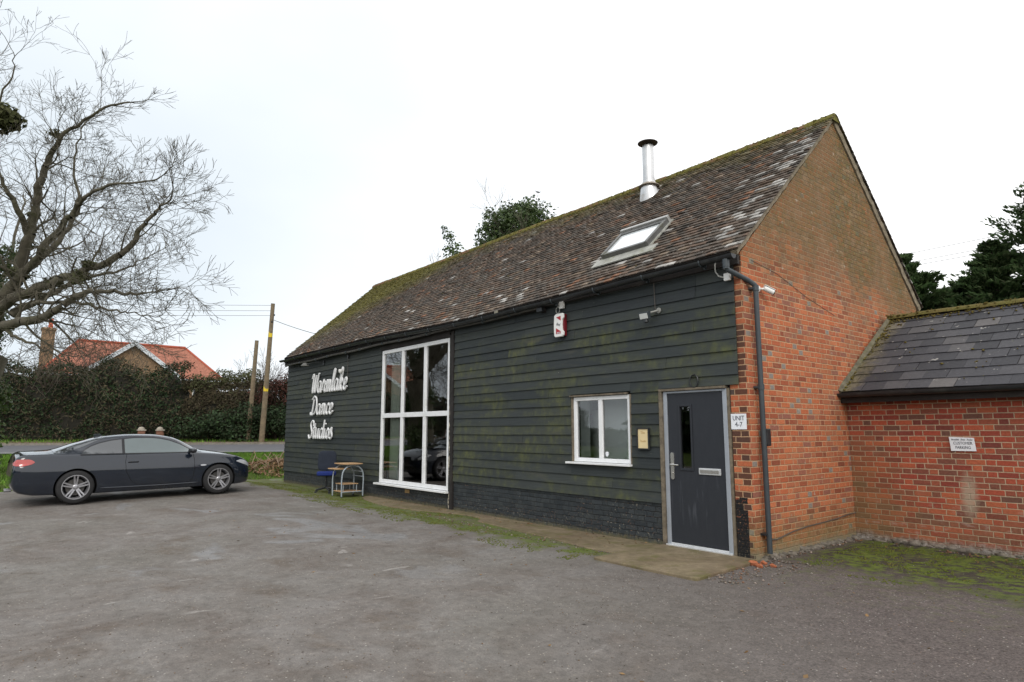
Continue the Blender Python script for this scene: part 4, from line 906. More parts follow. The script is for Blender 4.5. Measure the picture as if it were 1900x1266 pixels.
b=MB(); b.tube([(-.05,-.03,-.02)]+[(-.09+.045*cos(a),-.03,-.075+.055*sin(a)) for a in [pi*.45+2*pi*i/14 for i in range(15)]]+[(-.07,-.03,.02),(-.068,-.02,.10)],.007,5); b.build('cable_loop',M['cablew'],s,smooth=True)
s=tag(empty('junction_box',(-.16,-.045,3.555)),'pale junction box with curved cable under the gutter beside the downpipe','junction box')
b=MB(); b.box(-.045,.045,-.04,0,-.05,.05); b.build('box',M['white'],s,bevel=.006)
b=MB(); b.tube([(-.05,-.02,0),(-.12,-.03,.03),(-.165,-.03,.10),(-.17,-.03,.19),(-.14,-.02,.25)],.010,6); b.build('cable',M['cablew'],s,smooth=True)
s=tag(empty('junction_box',(-4.94,-.12,3.74)),'small grey box on the fascia above the end of the tall window','junction box')
b=MB(); b.box(-.05,.05,-.05,0,-.06,.06); b.build('box',simple('grey_box',(.24,.22,.17),.6),s,bevel=.006)
b=MB(); b.box(-.02,.02,-.06,-.01,-.095,-.0605); b.build('cable_gland',M['greyp'],s)
# LED floodlight with sensor
s=tag(empty('floodlight',(-1.42,-.04,3.19)),'small floodlight with motion sensor on the boards above the door','floodlight')
Mx=Matrix.Rotation(rad(-38),4,'X')@Matrix.Rotation(rad(-12),4,'Z')
b=MB(); b.box(-.095,.095,-.19,-.15,-.055,.055,M=Matrix.Translation((-.02,.02,.07))@Matrix.Rotation(rad(18),4,'X')); b.build('housing',M['greyp'],s,bevel=.006)
b=MB(); b.box(-.07,.07,-.196,-.191,-.040,.038,M=Matrix.Translation((-.02,.02,.07))@Matrix.Rotation(rad(18),4,'X')); b.build('lens',M['lens'],s)
b=MB(); b.tube([(.13,0,.09),(.13,-.05,.08),(.06,-.10,.06)],.014,6); b.tube([(.13,0,.09),(.13,-.012,.09)],.04,10); b.tube([(.0,-.12,.03),(.0,-.13,-.03)],.012,6); b.build('bracket',simple('bracket_grey',(.28,.28,.26),.5),s)
b=MB(); b.lathe([(.012,-.09),(.032,-.08),(.034,-.05),(.02,-.03)],(0,-.13,0),12); b.build('sensor',M['blackp'],s,smooth=True)
# CCTV camera
s=tag(empty('security_camera',(0,.41,3.40)),'white bullet security camera on the brick gable near the downpipe','security camera')
b=MB(); b.lathe([(.05,0),(.05,.012),(.03,.03)],(0,-.03,.03),16,'x'); b.tube([(.02,-.03,.03),(.07,-.01,.02),(.10,.03,.02)],.014,8); b.build('mount',M['white'],s,smooth=True)
d=Vector((.52,.72,-.42)).normalized(); p0=Vector((.07,.0,.035)); b=MB(); b.tube([p0,p0+d*.02,p0+d*.14],[.03,.036,.036],14); b.build('camera_body',M['white'],s,smooth=True)
b=MB(); p1=p0+d*.1405; b.tube([p1,p1+d*.012],[.033,.030],14); b.build('lens',M['blackp'],s); b=MB(); b.box(-.034,.034,-.07,.08,.0,.006,M=Matrix.Translation(p0+d*.08+Vector((0,0,.037)))@d.to_track_quat('Y','Z').to_matrix().to_4x4()); b.build('sunshield',M['white'],s)
b=MB(); b.box(-.03,.06,-.052,.052,-.11,.11); s=b.build('meter_box',M['blackp'],None,bevel=.015); s.location=(.03,.31,1.49); tag(s,'small black box on the brick gable beside the downpipe','box')
# bracket lamp over the lettering and small camera by its last letter
s=tag(empty('bracket_lamp',(-13.12,-.03,3.50)),'black bracket lamp on a long arm above the white lettering','lamp')
b=MB(); b.tube([(0,0,.02),(-.15,-.12,.03),(-.60,-.27,-.01)],.012,6); b.box(-.04,.04,-.02,.01,-.05,.07); b.build('arm',M['blackp'],s,smooth=False)
b=MB(); b.lathe([(.02,.05),(.06,.035),(.12,-.03),(.125,-.045)],(-.68,-.28,-.01),16); b.build('lamp_shade',simple('dusty_lamp_shade',(.12,.12,.11),.6),s,smooth=True)
s=tag(empty('security_camera',(-11.76,-.03,3.14)),'small white camera on the boards beside the topmost white word','security camera')
b=MB(); b.lathe([(.05,.04),(.06,.0),(.045,-.05),(.01,-.075)],(0,-.10,.03),14); b.build('camera_body',M['white'],s,smooth=True)
b=MB(); b.tube([(0,0,.0),(0,-.09,.08)],.014,6); b.build('mount',M['greyp'],s)

# ================================================================ BRICK OUTBUILDING (slate roof), turned 3 degrees from the barn front
ext=tag(empty('outbuilding',(0.003,2.792,0),atan2(-.053,1)),'low red brick outbuilding with grey slate roof joined to the barn gable','outbuilding')
b=MB(); b.box(.0,9,0,.23,-.2,2.10); b.box(8.77,9,.23,3.6,-.2,2.1); b.box(.0,9,3.6,3.83,-.2,2.1); b.prism([(0,2.1),(3.83,2.1),(1.915,3.40)],lambda y,z:(8.77,y,z),lambda y,z:(9,y,z)); b.build('brick_wall',M['ext'],ext,uv=True)
EA=atan2(3.477-2.147,1.90); EL=1.90/cos(EA)
def er(x,s,h,side=1):
    y=-.212+s*cos(EA)-h*sin(EA); z=2.147+s*sin(EA)+h*cos(EA)+.010*noise.noise((x*.7,s,0))
    return (x,y if side>0 else 3.376-y,z)
def slates(side):
    V=[];Fc=[]; gg=.235; w=.30; i=0; s=0
    while s<EL-.03:
        x=.02-(w/2 if i%2 else 0)
        while x<9.1:
            xa=max(x,.02)+.002; xb=min(x+w,9.12)-.002; x+=w+random.uniform(-.006,.006)
            if xb-xa<.03: continue
            sl=random.gauss(0,.003); s1=min(s+gg*1.15,EL); l0=.014+abs(random.gauss(0,.0018)); b_=len(V); dr=random.gauss(0,.0018)
            V+=[er(xa,s+sl,l0-.008,side),er(xa,s+sl,l0+dr,side),er(xb,s+sl,l0-dr,side),er(xb,s+sl,l0-.008,side),er(xa,s1,.002,side),er(xb,s1,.002,side)]
            Fc+=[(b_,b_+3,b_+2,b_+1),(b_+1,b_+2,b_+5,b_+4),(b_,b_+1,b_+4),(b_+3,b_+5,b_+2)]
        s+=gg; i+=1
    return mesh_obj('slate_roof',V,Fc,M['slate'],ext)
slates(1); slates(-1)
b=MB()
for side in (1,-1): 
    V=[er(0.02,0,-.005,side),er(9.1,0,-.005,side),er(9.1,EL,-.005,side),er(.02,EL,-.005,side)]; b.add(V+[(v[0],v[1],v[2]-.06) for v in V],[(0,1,2,3),(7,6,5,4),(0,4,5,1),(1,5,6,2),(3,7,4,0)])
b.build('roof_deck',M['fascia'],ext)
b=MB(); x=.0
while x<9.1:
    l=.45; V=[]; n=7
    for xx in (x,x+l-.005):
        for k in range(n+1): a=pi*k/n; V.append((xx,1.688+.125*cos(a),3.45+.075*sin(a)+.006*sin(x*3)))
    b.add(V,[(k,k+1,n+2+k,n+1+k) for k in range(n)]+[tuple(range(n,-1,-1)),tuple(range(n+1,2*n+2))]); x+=l
b.build('ridge_tiles',mat_moss('mossy_ridge',(.085,.085,.03),(.17,.15,.045)),ext,smooth=True)
P=[]
for _ in range(2600):
    x=random.uniform(0,9); s=EL-abs(random.gauss(0,.10)) if random.random()<.9 else random.uniform(0,EL)
    if random.random()<.10: x=abs(random.gauss(0,.09)); s=random.uniform(0,EL)
    if noise.noise((x*2,s,9))<-.25: continue
    P.append(er(max(x,.02),s,.02) if s<EL-.06 else (x,1.688+random.uniform(-.14,.05),3.49+random.uniform(0,.03)))
mo=mossbits('ridge_moss',np.array(P),.02,.06); mo.data.materials[0]=mat_moss('olive_moss',(.09,.08,.02),(.20,.16,.045)); mo.parent=ext; mo['kind']='stuff'
b=MB(); V=[]
for i in range(16):
    s=-.02+(EL+.02)*i/15; w=.075+.03*noise.noise((s*3,0,0)); V+=[er(.004,s,.045+w*.3),er(w*.75,s,.022),er(.004,s,-.05)]
b.add(V,[f for i in range(15) for f in ((3*i,3*i+1,3*i+4,3*i+3),(3*i+2,3*i,3*i+3,3*i+5))]+[(0,2,1)]); b.build('mortar_fillet',simple('mossy_mortar',(.12,.11,.075),.95,var=.4,scale=12,dirt=(.09,.10,.03)),ext)
b=MB(); b.box(.01,9.1,-.20,-.17,1.985,2.12); b.box(.01,9.1,-.17,-.002,2.03,2.05); b.build('fascia_board',M['fascia'],ext)
b=MB(); V=[];n=9
for x in (-.0+.012,9.12):
    for k in range(n): a=pi+pi*k/(n-1); V.append((x,-.26+.058*cos(a),2.125+.062*sin(a)))
    for k in range(n): a=2*pi-pi*k/(n-1); V.append((x,-.26+.052*cos(a),2.125+.056*sin(a)))
m=2*n; b.add(V,[(k,(k+1)%m,m+(k+1)%m,m+k) for k in range(m)]+[tuple(k for k in range(m-1,-1,-1))]); b.build('gutter',M['blackp'],ext,smooth=True)
s=tag(empty('parking_sign',(0.003,2.792,0)),'white sign reading CUSTOMER PARKING on the red brick outbuilding','sign'); 
s.rotation_euler=(0,0,atan2(-.053,1)); 
sx_,sz_=1.485,1.395
s.location=(0.003+sx_*cos(.053),2.792-sx_*sin(.053)-.002,sz_); 
b=MB(); b.prism([(-.152,.097),(.135,.085),(.150,-.088),(-.138,-.09)],lambda x,z:(x,-.02,z),lambda x,z:(x,-.012,z)); b.build('board',M['paper'],s)
text('lettering','CUSTOMER',.052,(.004,-.0215,.012),M['ink'],s,sx=.82); text('lettering','PARKING',.052,(.004,-.0215,-.043),M['ink'],s,sx=.82)
mb=MB(); 
for wd,x0,x1 in (('Warmlake',-.128,-.032),('Dance',-.018,.038),('Studios',.05,.122)): script(mb,wd,x0,x1,.052,.011,.0016,-.0215,.22,4)
mb.build('lettering',M['ink'],s)
# footing stones along the outbuilding and gable
mb=MB()
def lump(x,y,z,r,sq=.6):
    V=[];n=7;m=5;ph=random.random()*9
    for j in range(m+1):
        th=pi*j/m
        for k in range(n):
            a=2*pi*k/n; rr=r*(1+.45*noise.noise((cos(a)*1.2+ph,sin(a)*1.2,th))); V.append((x+rr*sin(th)*cos(a)*1.5,y+rr*sin(th)*sin(a)*.6,z+rr*cos(th)*sq))
    mb.add(V,[(j*n+k,(j+1)*n+k,(j+1)*n+(k+1)%n,j*n+(k+1)%n) for j in range(m) for k in range(n)])
for i in range(260):
    t=random.random()
    if t<.7: x=random.uniform(.05,8); y=2.80-.053*x+random.uniform(-.035,.01)
    else: y=random.uniform(.1,2.75); x=random.uniform(-.01,.03)
    lump(x,y,random.uniform(-.03,.035),random.uniform(.018,.07))
tag(mb.build('footing_stones',simple('rubble_footing',(.17,.150,.125),.95,var=.5,scale=14,bump=.8,dirt=(.060,.058,.025)),None,smooth=True),'rough grey rubble footing at the base of the brick walls','footing',kind='stuff')
mb=MB()
for (x,y,r) in ((.10,-.22,.05),(.20,-.28,.035),(.15,-.08,.03),(.30,-.15,.028)): lump(x,y,.02,r,.8)
tag(mb.build('brick_fragments',simple('broken_red_brick',(.34,.11,.05),.9,var=.3),None),'broken red brick pieces on the ground by the barn corner','brick pieces',kind='stuff')

# ================================================================ CAR (two-door coupe)
def interp(x,K):  # smooth monotone interpolation through (x,v)
    xs=[k[0] for k in K]; ys=[k[1] for k in K]
    if x<=xs[0]: return ys[0]
    if x>=xs[-1]: return ys[-1]
    i=max(j for j in range(len(xs)) if xs[j]<=x); i=min(i,len(xs)-2)
    def m(j):
        if j==0: return (ys[1]-ys[0])/(xs[1]-xs[0])
        if j==len(xs)-1: return (ys[-1]-ys[-2])/(xs[-1]-xs[-2])
        a=(ys[j]-ys[j-1])/(xs[j]-xs[j-1]); b=(ys[j+1]-ys[j])/(xs[j+1]-xs[j]); return 0 if a*b<=0 else 2*a*b/(a+b)
    h=xs[i+1]-xs[i]; t=(x-xs[i])/h; a,b=m(i)*h,m(i+1)*h
    return (2*t**3-3*t*t+1)*ys[i]+(t**3-2*t*t+t)*a+(-2*t**3+3*t*t)*ys[i+1]+(t**3-t*t)*b
ZT=[(-2.40,.60),(-2.385,.80),(-2.36,.98),(-2.30,1.055),(-2.15,1.06),(-1.78,1.075),(-1.3,1.225),(-.85,1.345),(-.3,1.385),(.1,1.375),(.45,1.315),(.8,1.165),(1.08,1.015),(1.25,.985),(1.6,.93),(1.95,.835),(2.12,.745),(2.18,.66),(2.20,.56)]
ZB=[(-2.40,.58),(-2.38,.78),(-2.34,.93),(-2.2,.985),(-1.7,.985),(-1.0,.975),(.0,.955),(.9,.935),(1.3,.905),(1.7,.85),(2.0,.755),(2.14,.66),(2.2,.52)]
ZL=[(-2.40,.42),(-2.3,.27),(-2.0,.20),(-1.6,.19),(-1.0,.175),(1.0,.175),(1.8,.18),(2.1,.20),(2.17,.26),(2.20,.34)]
WW=[(-2.40,.66),(-2.37,.76),(-2.25,.825),(-1.9,.865),(-1.4,.885),(-.5,.875),(.5,.88),(1.3,.885),(1.7,.865),(1.95,.80),(2.1,.70),(2.17,.60),(2.20,.50)]
def sec(x):
    zt,zb,zl,w=interp(x,ZT),interp(x,ZB),interp(x,ZL),interp(x,WW); zb=min(zb,zt-.02)
    cab=min(max((zt-zb-.05)/.28,0),1); cab=cab*cab*(3-2*cab)
    hgt=zb-zl
    P=[(0,zl),(w*.80,zl),(w*.93,zl+.02),(w*.965,zl+.10*hgt),(w*.985,zl+.30*hgt),(w,zl+.58*hgt),(w*.992,zl+.74*hgt),(w*.965,zl+.78*hgt),(w*.955,zb-.05),(w*.925,zb-.005),(w*.885,zb+.012)]
    # greenhouse (cab=1) or bonnet / boot lid crown (cab=0)
    gb=w*.86; rt=.565; 
    Gp=[(gb,zb+.03),(gb+(rt-gb)*.33,zb+(zt-.075-zb)*.36),(gb+(rt-gb)*.66,zb+(zt-.075-zb)*.68),(rt,zt-.075),(rt-.045,zt-.040),(.40,zt-.016),(.2,zt-.003),(0,zt)]
    hd=[(w*f,zb+.012+(zt-zb-.012)*(1-(f/.885)**2.2)) for f in (.86,.80,.72,.62,.52,.38,.19,0)]
    return P+[(a[0]*cab+b[0]*(1-cab),a[1]*cab+b[1]*(1-cab)) for a,b in zip(Gp,hd)]
def surf(x,v,off=0):
    P=sec(x); i=min(int(v),len(P)-2); t=v-i
    y=P[i][0]*(1-t)+P[i+1][0]*t; z=P[i][1]*(1-t)+P[i+1][1]*t
    return Vector((x,y,z))
def nrm_(x,v):
    e=.01; a=surf(x+e,v)-surf(x-e,v); b=surf(x,min(v+.2,17.99))-surf(x,max(v-.2,0)); n=b.cross(a) 
    n.normalize()
    if n.y<0 and v<16: n=-n
    if v>=16 and n.z<0: n=-n
    return n
def v_at(x,z,lo=3,hi=17):
    P=sec(x)
    for i in range(lo,hi):
        if P[i][1]<=z<=P[i+1][1]+1e-9 and P[i+1][1]>P[i][1]: return i+(z-P[i][1])/(P[i+1][1]-P[i][1])
    return hi-.01
def carbody(mats):
    xs=sorted(set([round(-2.40+.0,3)]+[round(-2.40+i*.065,3) for i in range(71)]+[-2.385,-2.36,2.12,2.16,2.185,2.2])); xs=[x for x in xs if x<=2.2]
    V=[];Fc=[];n=None
    for x in xs:
        P=sec(x); ring=[(x,p[0],p[1]) for p in P]+[(x,-p[0],p[1]) for p in P[-2:0:-1]]; n=len(ring); V+=ring
    for i in range(len(xs)-1):
        for k in range(n): Fc.append((i*n+k,i*n+(k+1)%n,(i+1)*n+(k+1)%n,(i+1)*n+k))
    c0=len(V); V.append((xs[0],0,.5)); V.append((xs[-1],0,.45)); N=len(xs)-1
    Fc+=[(c0,(k+1)%n,k) for k in range(n)]+[(c0+1,N*n+k,N*n+(k+1)%n) for k in range(n)]
    o=mesh_obj('body',V,Fc,mats,None,True)
    bm=bmesh.new(); bm.from_mesh(o.data); bmesh.ops.recalc_face_normals(bm,faces=bm.faces); bm.to_mesh(o.data); bm.free()
    cut=[]
    for wx in (-1.35,1.41):
        for sd in (1,-1):
            c=MB(); c.lathe([(.372,sd*.50),(.372,sd*1.05)],(wx,0,.335),40,'y'); co_=c.build('cutter',mats[1]); cut.append(co_)
            md=o.modifiers.new('b','BOOLEAN'); md.object=co_; md.operation='DIFFERENCE'; md.solver='EXACT'
            try: md.material_mode='TRANSFER'
            except Exception: pass
    bpy.context.view_layer.update()
    me=bpy.data.meshes.new_from_object(o.evaluated_get(bpy.context.evaluated_depsgraph_get())); o.modifiers.clear(); o.data=me
    for c in cut: bpy.data.objects.remove(c)
    me.polygons.foreach_set('use_smooth',np.ones(len(me.polygons),dtype=bool))
    try: me.set_sharp_from_angle(angle=rad(38))
    except Exception: pass
    return o
def patch(name,outline,mat,parent,off=.004,sd=1,nu=26,nv=5,mode='z'):
    """outline: list of (x,zlo,zhi) or (x,vlo,vhi) on the body side"""
    V=[];Fc=[]; x0,x1=outline[0][0],outline[-1][0]
    lo=[(o[0],o[1]) for o in outline]; hi=[(o[0],o[2]) for o in outline]
    for i in range(nu+1):
        x=x0+(x1-x0)*i/nu; a=np.interp(x,[q[0] for q in lo],[q[1] for q in lo]); b=np.interp(x,[q[0] for q in hi],[q[1] for q in hi])
        for j in range(nv+1):
            t=a+(b-a)*j/nv; v=v_at(x,t) if mode=='z' else t
            p=surf(x,v)+nrm_(x,v)*off; V.append((p.x,p.y*sd,p.z))
    for i in range(nu):
        for j in range(nv):
            q=i*(nv+1)+j; Fc.append((q,q+1,q+nv+2,q+nv+1) if sd<0 else (q,q+nv+1,q+nv+2,q+1))
    return mesh_obj(name,V,Fc,mat,parent,True)
def make_car(paint):
    R0=empty('parked_car')
    well=simple('wheel_arch_black',(.008,.008,.009),.95,var=.1)
    trim=simple('window_trim_black',(.012,.013,.015),.25,var=.05); gl=simple('reflection_teal_glass',(.055,.085,.088),.03,var=.05,spec=1.0,coat=1.0); gl2=simple('dark_car_glass',(.03,.036,.042),.03,var=.05,spec=1.0,coat=1.0)  # door glass: hedge reflection and view through painted as teal base colour
    tyre=simple('tyre_rubber',(.022,.022,.023),.85,var=.2,scale=20); rim=simple('alloy',(.40,.40,.42),.3,metal=.7,var=.1); disc=simple('brake_disc',(.10,.095,.09),.6,metal=.4)
    redl=simple('red_lens',(.42,.022,.016),.12,spec=.8,coat=1); clear=simple('clear_lens',(.55,.57,.60),.1,spec=.9,coat=1); seam=simple('panel_gap',(.004,.004,.005),.9)
    body=carbody([paint,well]); body.parent=R0
    for sd in (1,-1):
        # quarter glass, door glass
        q=[(-1.27,.990,1.005),(-1.22,.985,1.06),(-1.1,.984,1.135),(-.95,.982,1.195),(-.75,.980,1.245),(-.575,.978,1.268),(-.53,.978,1.272),(-.445,.978,.990)]
        q=q[:-1]; patch('side_window',q,gl2,R0,.005,sd)
        d=[(-.50,.978,1.275),(-.3,.976,1.292),(.0,.974,1.290),(.2,.972,1.268),(.4,.970,1.218),(.6,.966,1.135),(.78,.962,1.03),(.86,.960,.968)]
        patch('side_window',d,gl,R0,.005,sd)
        # black surround strip above and below the glass
        up=[(x,h-.002,h+.022) for x,l,h in q]+[(x,h-.002,h+.022) for x,l,h in d]; patch('window_trim',up,trim,R0,.003,sd,60,1)
        patch('window_trim',[(-1.30,.965,.987),(.92,.945,.965)],trim,R0,.0065,sd,40,1)
        patch('window_trim',[(-.545,.975,1.285),(-.495,.975,1.285)],trim,R0,.008,sd,2,5)
        # door shut lines, skirt, fuel flap line
        dr=[(x,z) for x,z in ((-.47,.965),(-.49,.80),(-.47,.60),(-.36,.40),(-.25,.315),(.3,.30),(.78,.31),(.86,.42),(.875,.62),(.87,.80),(.84,.935))]
        P3=[]; 
        for a,b in zip(dr[:-1],dr[1:]):
            for k in range(6): t=k/6; x,z=a[0]+(b[0]-a[0])*t,a[1]+(b[1]-a[1])*t; v=v_at(x,z); p=surf(x,v)+nrm_(x,v)*.0008; P3.append((p.x,p.y*sd,p.z))
        mb=MB(); mb.tube(P3,.0045,4); mb.build('door_gap',seam,R0)
        hd=MB(); v=v_at(-.33,.80); p=surf(-.33,v); hd.box(-.44,-.24,-.012,.030,-.012,.014); h=hd.build('door_handle',paint,R0,bevel=.008,smooth=True); h.location=(0,(p.y+.002)*sd,.80); h.scale=(1,sd,1)
        sk=MB(); pts=[]
        for i in range(20): x=-.93+1.90*i/19; z=.285-.01*sin(i/19*pi); vv=v_at(x,z); p=surf(x,vv); pts.append((x,(p.y+.004)*sd,z))
        sk.tube(pts,[.004]+[.016]*18+[.004],8); sk.build('side_skirt',paint,R0,smooth=True)
        # lamps
        patch('tail_light',[(-2.375,.81,.84),(-2.34,.79,.91),(-2.25,.785,.92),(-2.14,.80,.915),(-2.09,.82,.90),(-2.05,.85,.865)],redl,R0,.008,sd,14,4)
        patch('headlight',[(1.80,.715,.73),(1.90,.675,.752),(2.02,.63,.725),(2.10,.60,.68),(2.15,.57,.64)],clear,R0,.008,sd,12,4)
        patch('side_marker',[(1.0,.655,.672),(1.03,.648,.68),(1.09,.648,.68),(1.12,.655,.672)],clear,R0,.006,sd,4,1)
        # mirror
        mm=MB(); mm.lathe([(.02,-.075),(.062,-.055),(.078,0),(.062,.05),(.02,.07)],(0,0,0),14,'x'); m=mm.build('wing_mirror',paint,R0,smooth=True); m.location=(.80,.965*sd,1.0); m.scale=(1.0,1.30,.80); m.rotation_euler=(0,0,rad(-12)*sd)
        mm=MB(); mm.tube([(.0,-.16*sd,-.055),(0,-.02*sd,-.02)],[.03,.022],8); a_=mm.build('mirror_arm',trim,m)
        bl=MB(); bl.lathe([(.0,-.02),(.05,-.018),(.055,0)],(-.058,0,0),12,'x'); bl.build('mirror_glass',trim,m)
    # windscreen, rear window
    def top(name,x0,x1,va0,va1,m):
        V=[];Fc=[];nu,nv=14,16
        for i in range(nu+1):
            x=x0+(x1-x0)*i/nu; va=va0+(va1-va0)*i/nu
            for j in range(nv+1):
                s=-1+2*j/nv; v=18-(18-va)*abs(s); v=min(v,17.999); p=surf(x,v)+Vector((0,0,.004)); V.append((p.x,p.y*(1 if s<0 else -1),p.z))
        for i in range(nu):
            for j in range(nv): q=i*(nv+1)+j; Fc.append((q,q+1,q+nv+2,q+nv+1))
        return mesh_obj(name,V,Fc,m,R0,True)
    top('windscreen',.42,1.06,14.6,12.2,gl2); top('rear_window',-1.74,-.86,12.0,14.6,gl2)
    # grille, bumper intakes, number plate, exhaust, aerial
    b=MB()
    for sd in (1,-1): b.box(2.185,2.215,.03 if sd>0 else -.22,.22 if sd>0 else -.03,.56,.67)
    b.box(2.19,2.21,-.45,.45,.30,.42); b.build('grille',trim,R0,bevel=.02)
    b=MB(); b.tube([(-2.30,.45,.25),(-2.42,.45,.25)],.035,10); b.tube([(-2.30,.55,.25),(-2.42,.55,.25)],.035,10); b.build('exhaust',rim,R0)
    b=MB(); b.prism([(-.98,1.325),(-.80,1.345),(-.90,1.395),(-.99,1.39)],lambda x,z:(x,-.02,z),lambda x,z:(x,.02,z)); b.build('aerial_fin',paint,R0,bevel=.005)
    # wheels
    for wx in (-1.35,1.41):
        for sd in (1,-1):
            b=MB(); b.lathe([(.235,-.11),(.300,-.112),(.322,-.095),(.332,-.06),(.334,0),(.332,.06),(.322,.095),(.300,.112),(.235,.11),(.225,.06),(.225,-.06),(.235,-.11)],(0,0,0),40,'y',cap=False); wh=b.build('wheel',tyre,R0,smooth=True); wh.location=(wx,.775*sd,.334); wh.scale=(1,sd,1)
            r=MB(); 
            V=[];Fc=[];n=40   # barrel and lip
            for (rr,yy) in ((.243,.100),(.243,.112),(.228,.112),(.222,.095),(.205,.04),(.20,-.09)):
                for k in range(n): a=2*pi*k/n; V.append((rr*cos(a),yy,rr*sin(a)))
            for j in range(5):
                for k in range(n): Fc.append((j*n+k,j*n+(k+1)%n,(j+1)*n+(k+1)%n,(j+1)*n+k))
            r.add(V,Fc); r.lathe([(.0,.098),(.028,.10),(.05,.092),(.062,.075),(.062,.05)],(0,0,0),20,'y')
            for s in range(5):
                a=2*pi*s/5+pi/2
                for o_ in (-1,1):
                    aa=a+o_*.045; ab=a+o_*.135; tv=Vector((-sin(a),0,cos(a)))
                    c0=Vector((.045*cos(aa),.078,.045*sin(aa)))+tv*o_*.012; c1=Vector((.225*cos(ab),.098,.225*sin(ab)))
                    u=(c1-c0).normalized(); n_=Vector((0,1,0)); sdv=u.cross(n_).normalized()
                    V=[c0+sdv*.016+n_*.012,c0-sdv*.016+n_*.012,c1-sdv*.012+n_*.010,c1+sdv*.012+n_*.010,c0+sdv*.02-n_*.02,c0-sdv*.02-n_*.02,c1-sdv*.016-n_*.02,c1+sdv*.016-n_*.02]
                    r.add(V,[(0,1,2,3),(7,6,5,4),(0,3,7,4),(1,5,6,2),(2,6,7,3),(0,4,5,1)])
            r.build('rim',rim,wh,smooth=True)
            b=MB(); b.lathe([(.0,.03),(.165,.03),(.165,.02),(.0,.0)],(0,0,0),30,'y'); b.build('brake_disc',disc,wh)
            b=MB(); b.lathe([(.0,-.02),(.20,-.02),(.20,-.03),(.0,-.03)],(0,0,0),30,'y'); b.build('wheel_back',well,wh)
    return R0
CARP=mat_paint('dark_blue_car_paint',(.008,.013,.023))
def place_car(c,x,y,hd):
    c.location=(x,y,0); f=Vector((cos(hd),sin(hd)));
    zf=hz(x+f.x*1.41,y+f.y*1.41); zr=hz(x-f.x*1.35,y-f.y*1.35); c.location.z=(zf+zr)/2+.003; c.rotation_euler=(0,-atan2(zf-zr,2.76),hd)
car=make_car(CARP); tag(car,'dark blue two-door coupe with silver alloy wheels parked side-on beside the grass','car')
rwc,fwc=Vector((-11.50,-5.81)),Vector((-11.59,-3.10)); hd=atan2(fwc.y-rwc.y,fwc.x-rwc.x); mid=(rwc+fwc)/2; left=Vector((-sin(hd),cos(hd)))
pc=mid+left*.885; pc-=Vector((cos(hd),sin(hd)))*.03
place_car(car,pc.x,pc.y,hd)
# a silver car further off, outside the frame, seen only mirrored in the tall window
sil=copy_tree(car); sil['label']='pale silver coupe under the bare tree, mirrored in the tall window'; silp=mat_paint('silver_car_paint',(.50,.51,.52))
for o in [c for c in sil.children if c.data and c.data.materials and c.data.materials[0]==CARP]:
    o.material_slots[0].link='OBJECT'; o.material_slots[0].material=silp
place_car(sil,-22.2,-10.8,rad(205))

# ================================================================ OFFICE CHAIR AND COMPUTER DESK
ch=tag(empty('office_chair',(-11.55,-.50,hz(-11.55,-.5)),rad(-25)),'blue swivel office chair standing against the black boards behind the small desk','chair')
b=MB()
for k in range(5): a=2*pi*k/5+.3; b.tube([(.03*cos(a),.03*sin(a),.13),(.30*cos(a),.30*sin(a),.075)],[.024,.016],7)
b.build('star_base',M['blackp'],ch)
for k in range(5):
    a=2*pi*k/5+.3; b=MB(); b.lathe([(.03,-.022),(.03,.022)],(.30*cos(a),.30*sin(a),.032),12,'x'); b.build('castor',M['blackp'],ch)
b=MB(); b.tube([(0,0,.12),(0,0,.30)],.028,10); b.tube([(0,0,.29),(0,0,.43)],.018,8); b.tube([(-.02,0,.43),(-.24,0,.45),(-.29,0,.60),(-.27,0,.78)],.018,6); b.build('column',M['blackp'],ch)
def cushion(name,w,d,h,mat,mp,par):
    bm=bmesh.new(); bmesh.ops.create_cube(bm,size=1); bmesh.ops.bevel(bm,geom=bm.edges[:]+bm.verts[:],offset=.28,segments=5,affect='EDGES',profile=.6)
    for v in bm.verts: v.co=mp(v.co.x*d,v.co.y*w,v.co.z*h)
    me=bpy.data.meshes.new(name); bm.to_mesh(me); bm.free(); me.materials.append(mat); me.polygons.foreach_set('use_smooth',np.ones(len(me.polygons),dtype=bool)); o=bpy.data.objects.new(name,me); COL.objects.link(o); o.parent=par; return o
cushion('seat',.48,.47,.11,M['blue'],lambda x,y,z:(x,y,z+.485),ch)
b=MB(); b.lathe([(.05,.41),(.17,.42),(.20,.435)],(0,0,0),16); b.build('seat_pan',M['blackp'],ch,smooth=True)
cushion('backrest',.47,.50,.10,M['fabric'],lambda x,y,z:(-.245-z-.12*(y*y)*-1-.10*(x),y*(1-.25*max(0,x)),x+.80),ch)
dz=hz(-10.9,-.35)
dk=tag(empty('computer_desk',(-10.40,-.44,dz),rad(0)),'small wheeled computer desk with arched grey tube legs and beech shelves by the wall','desk')
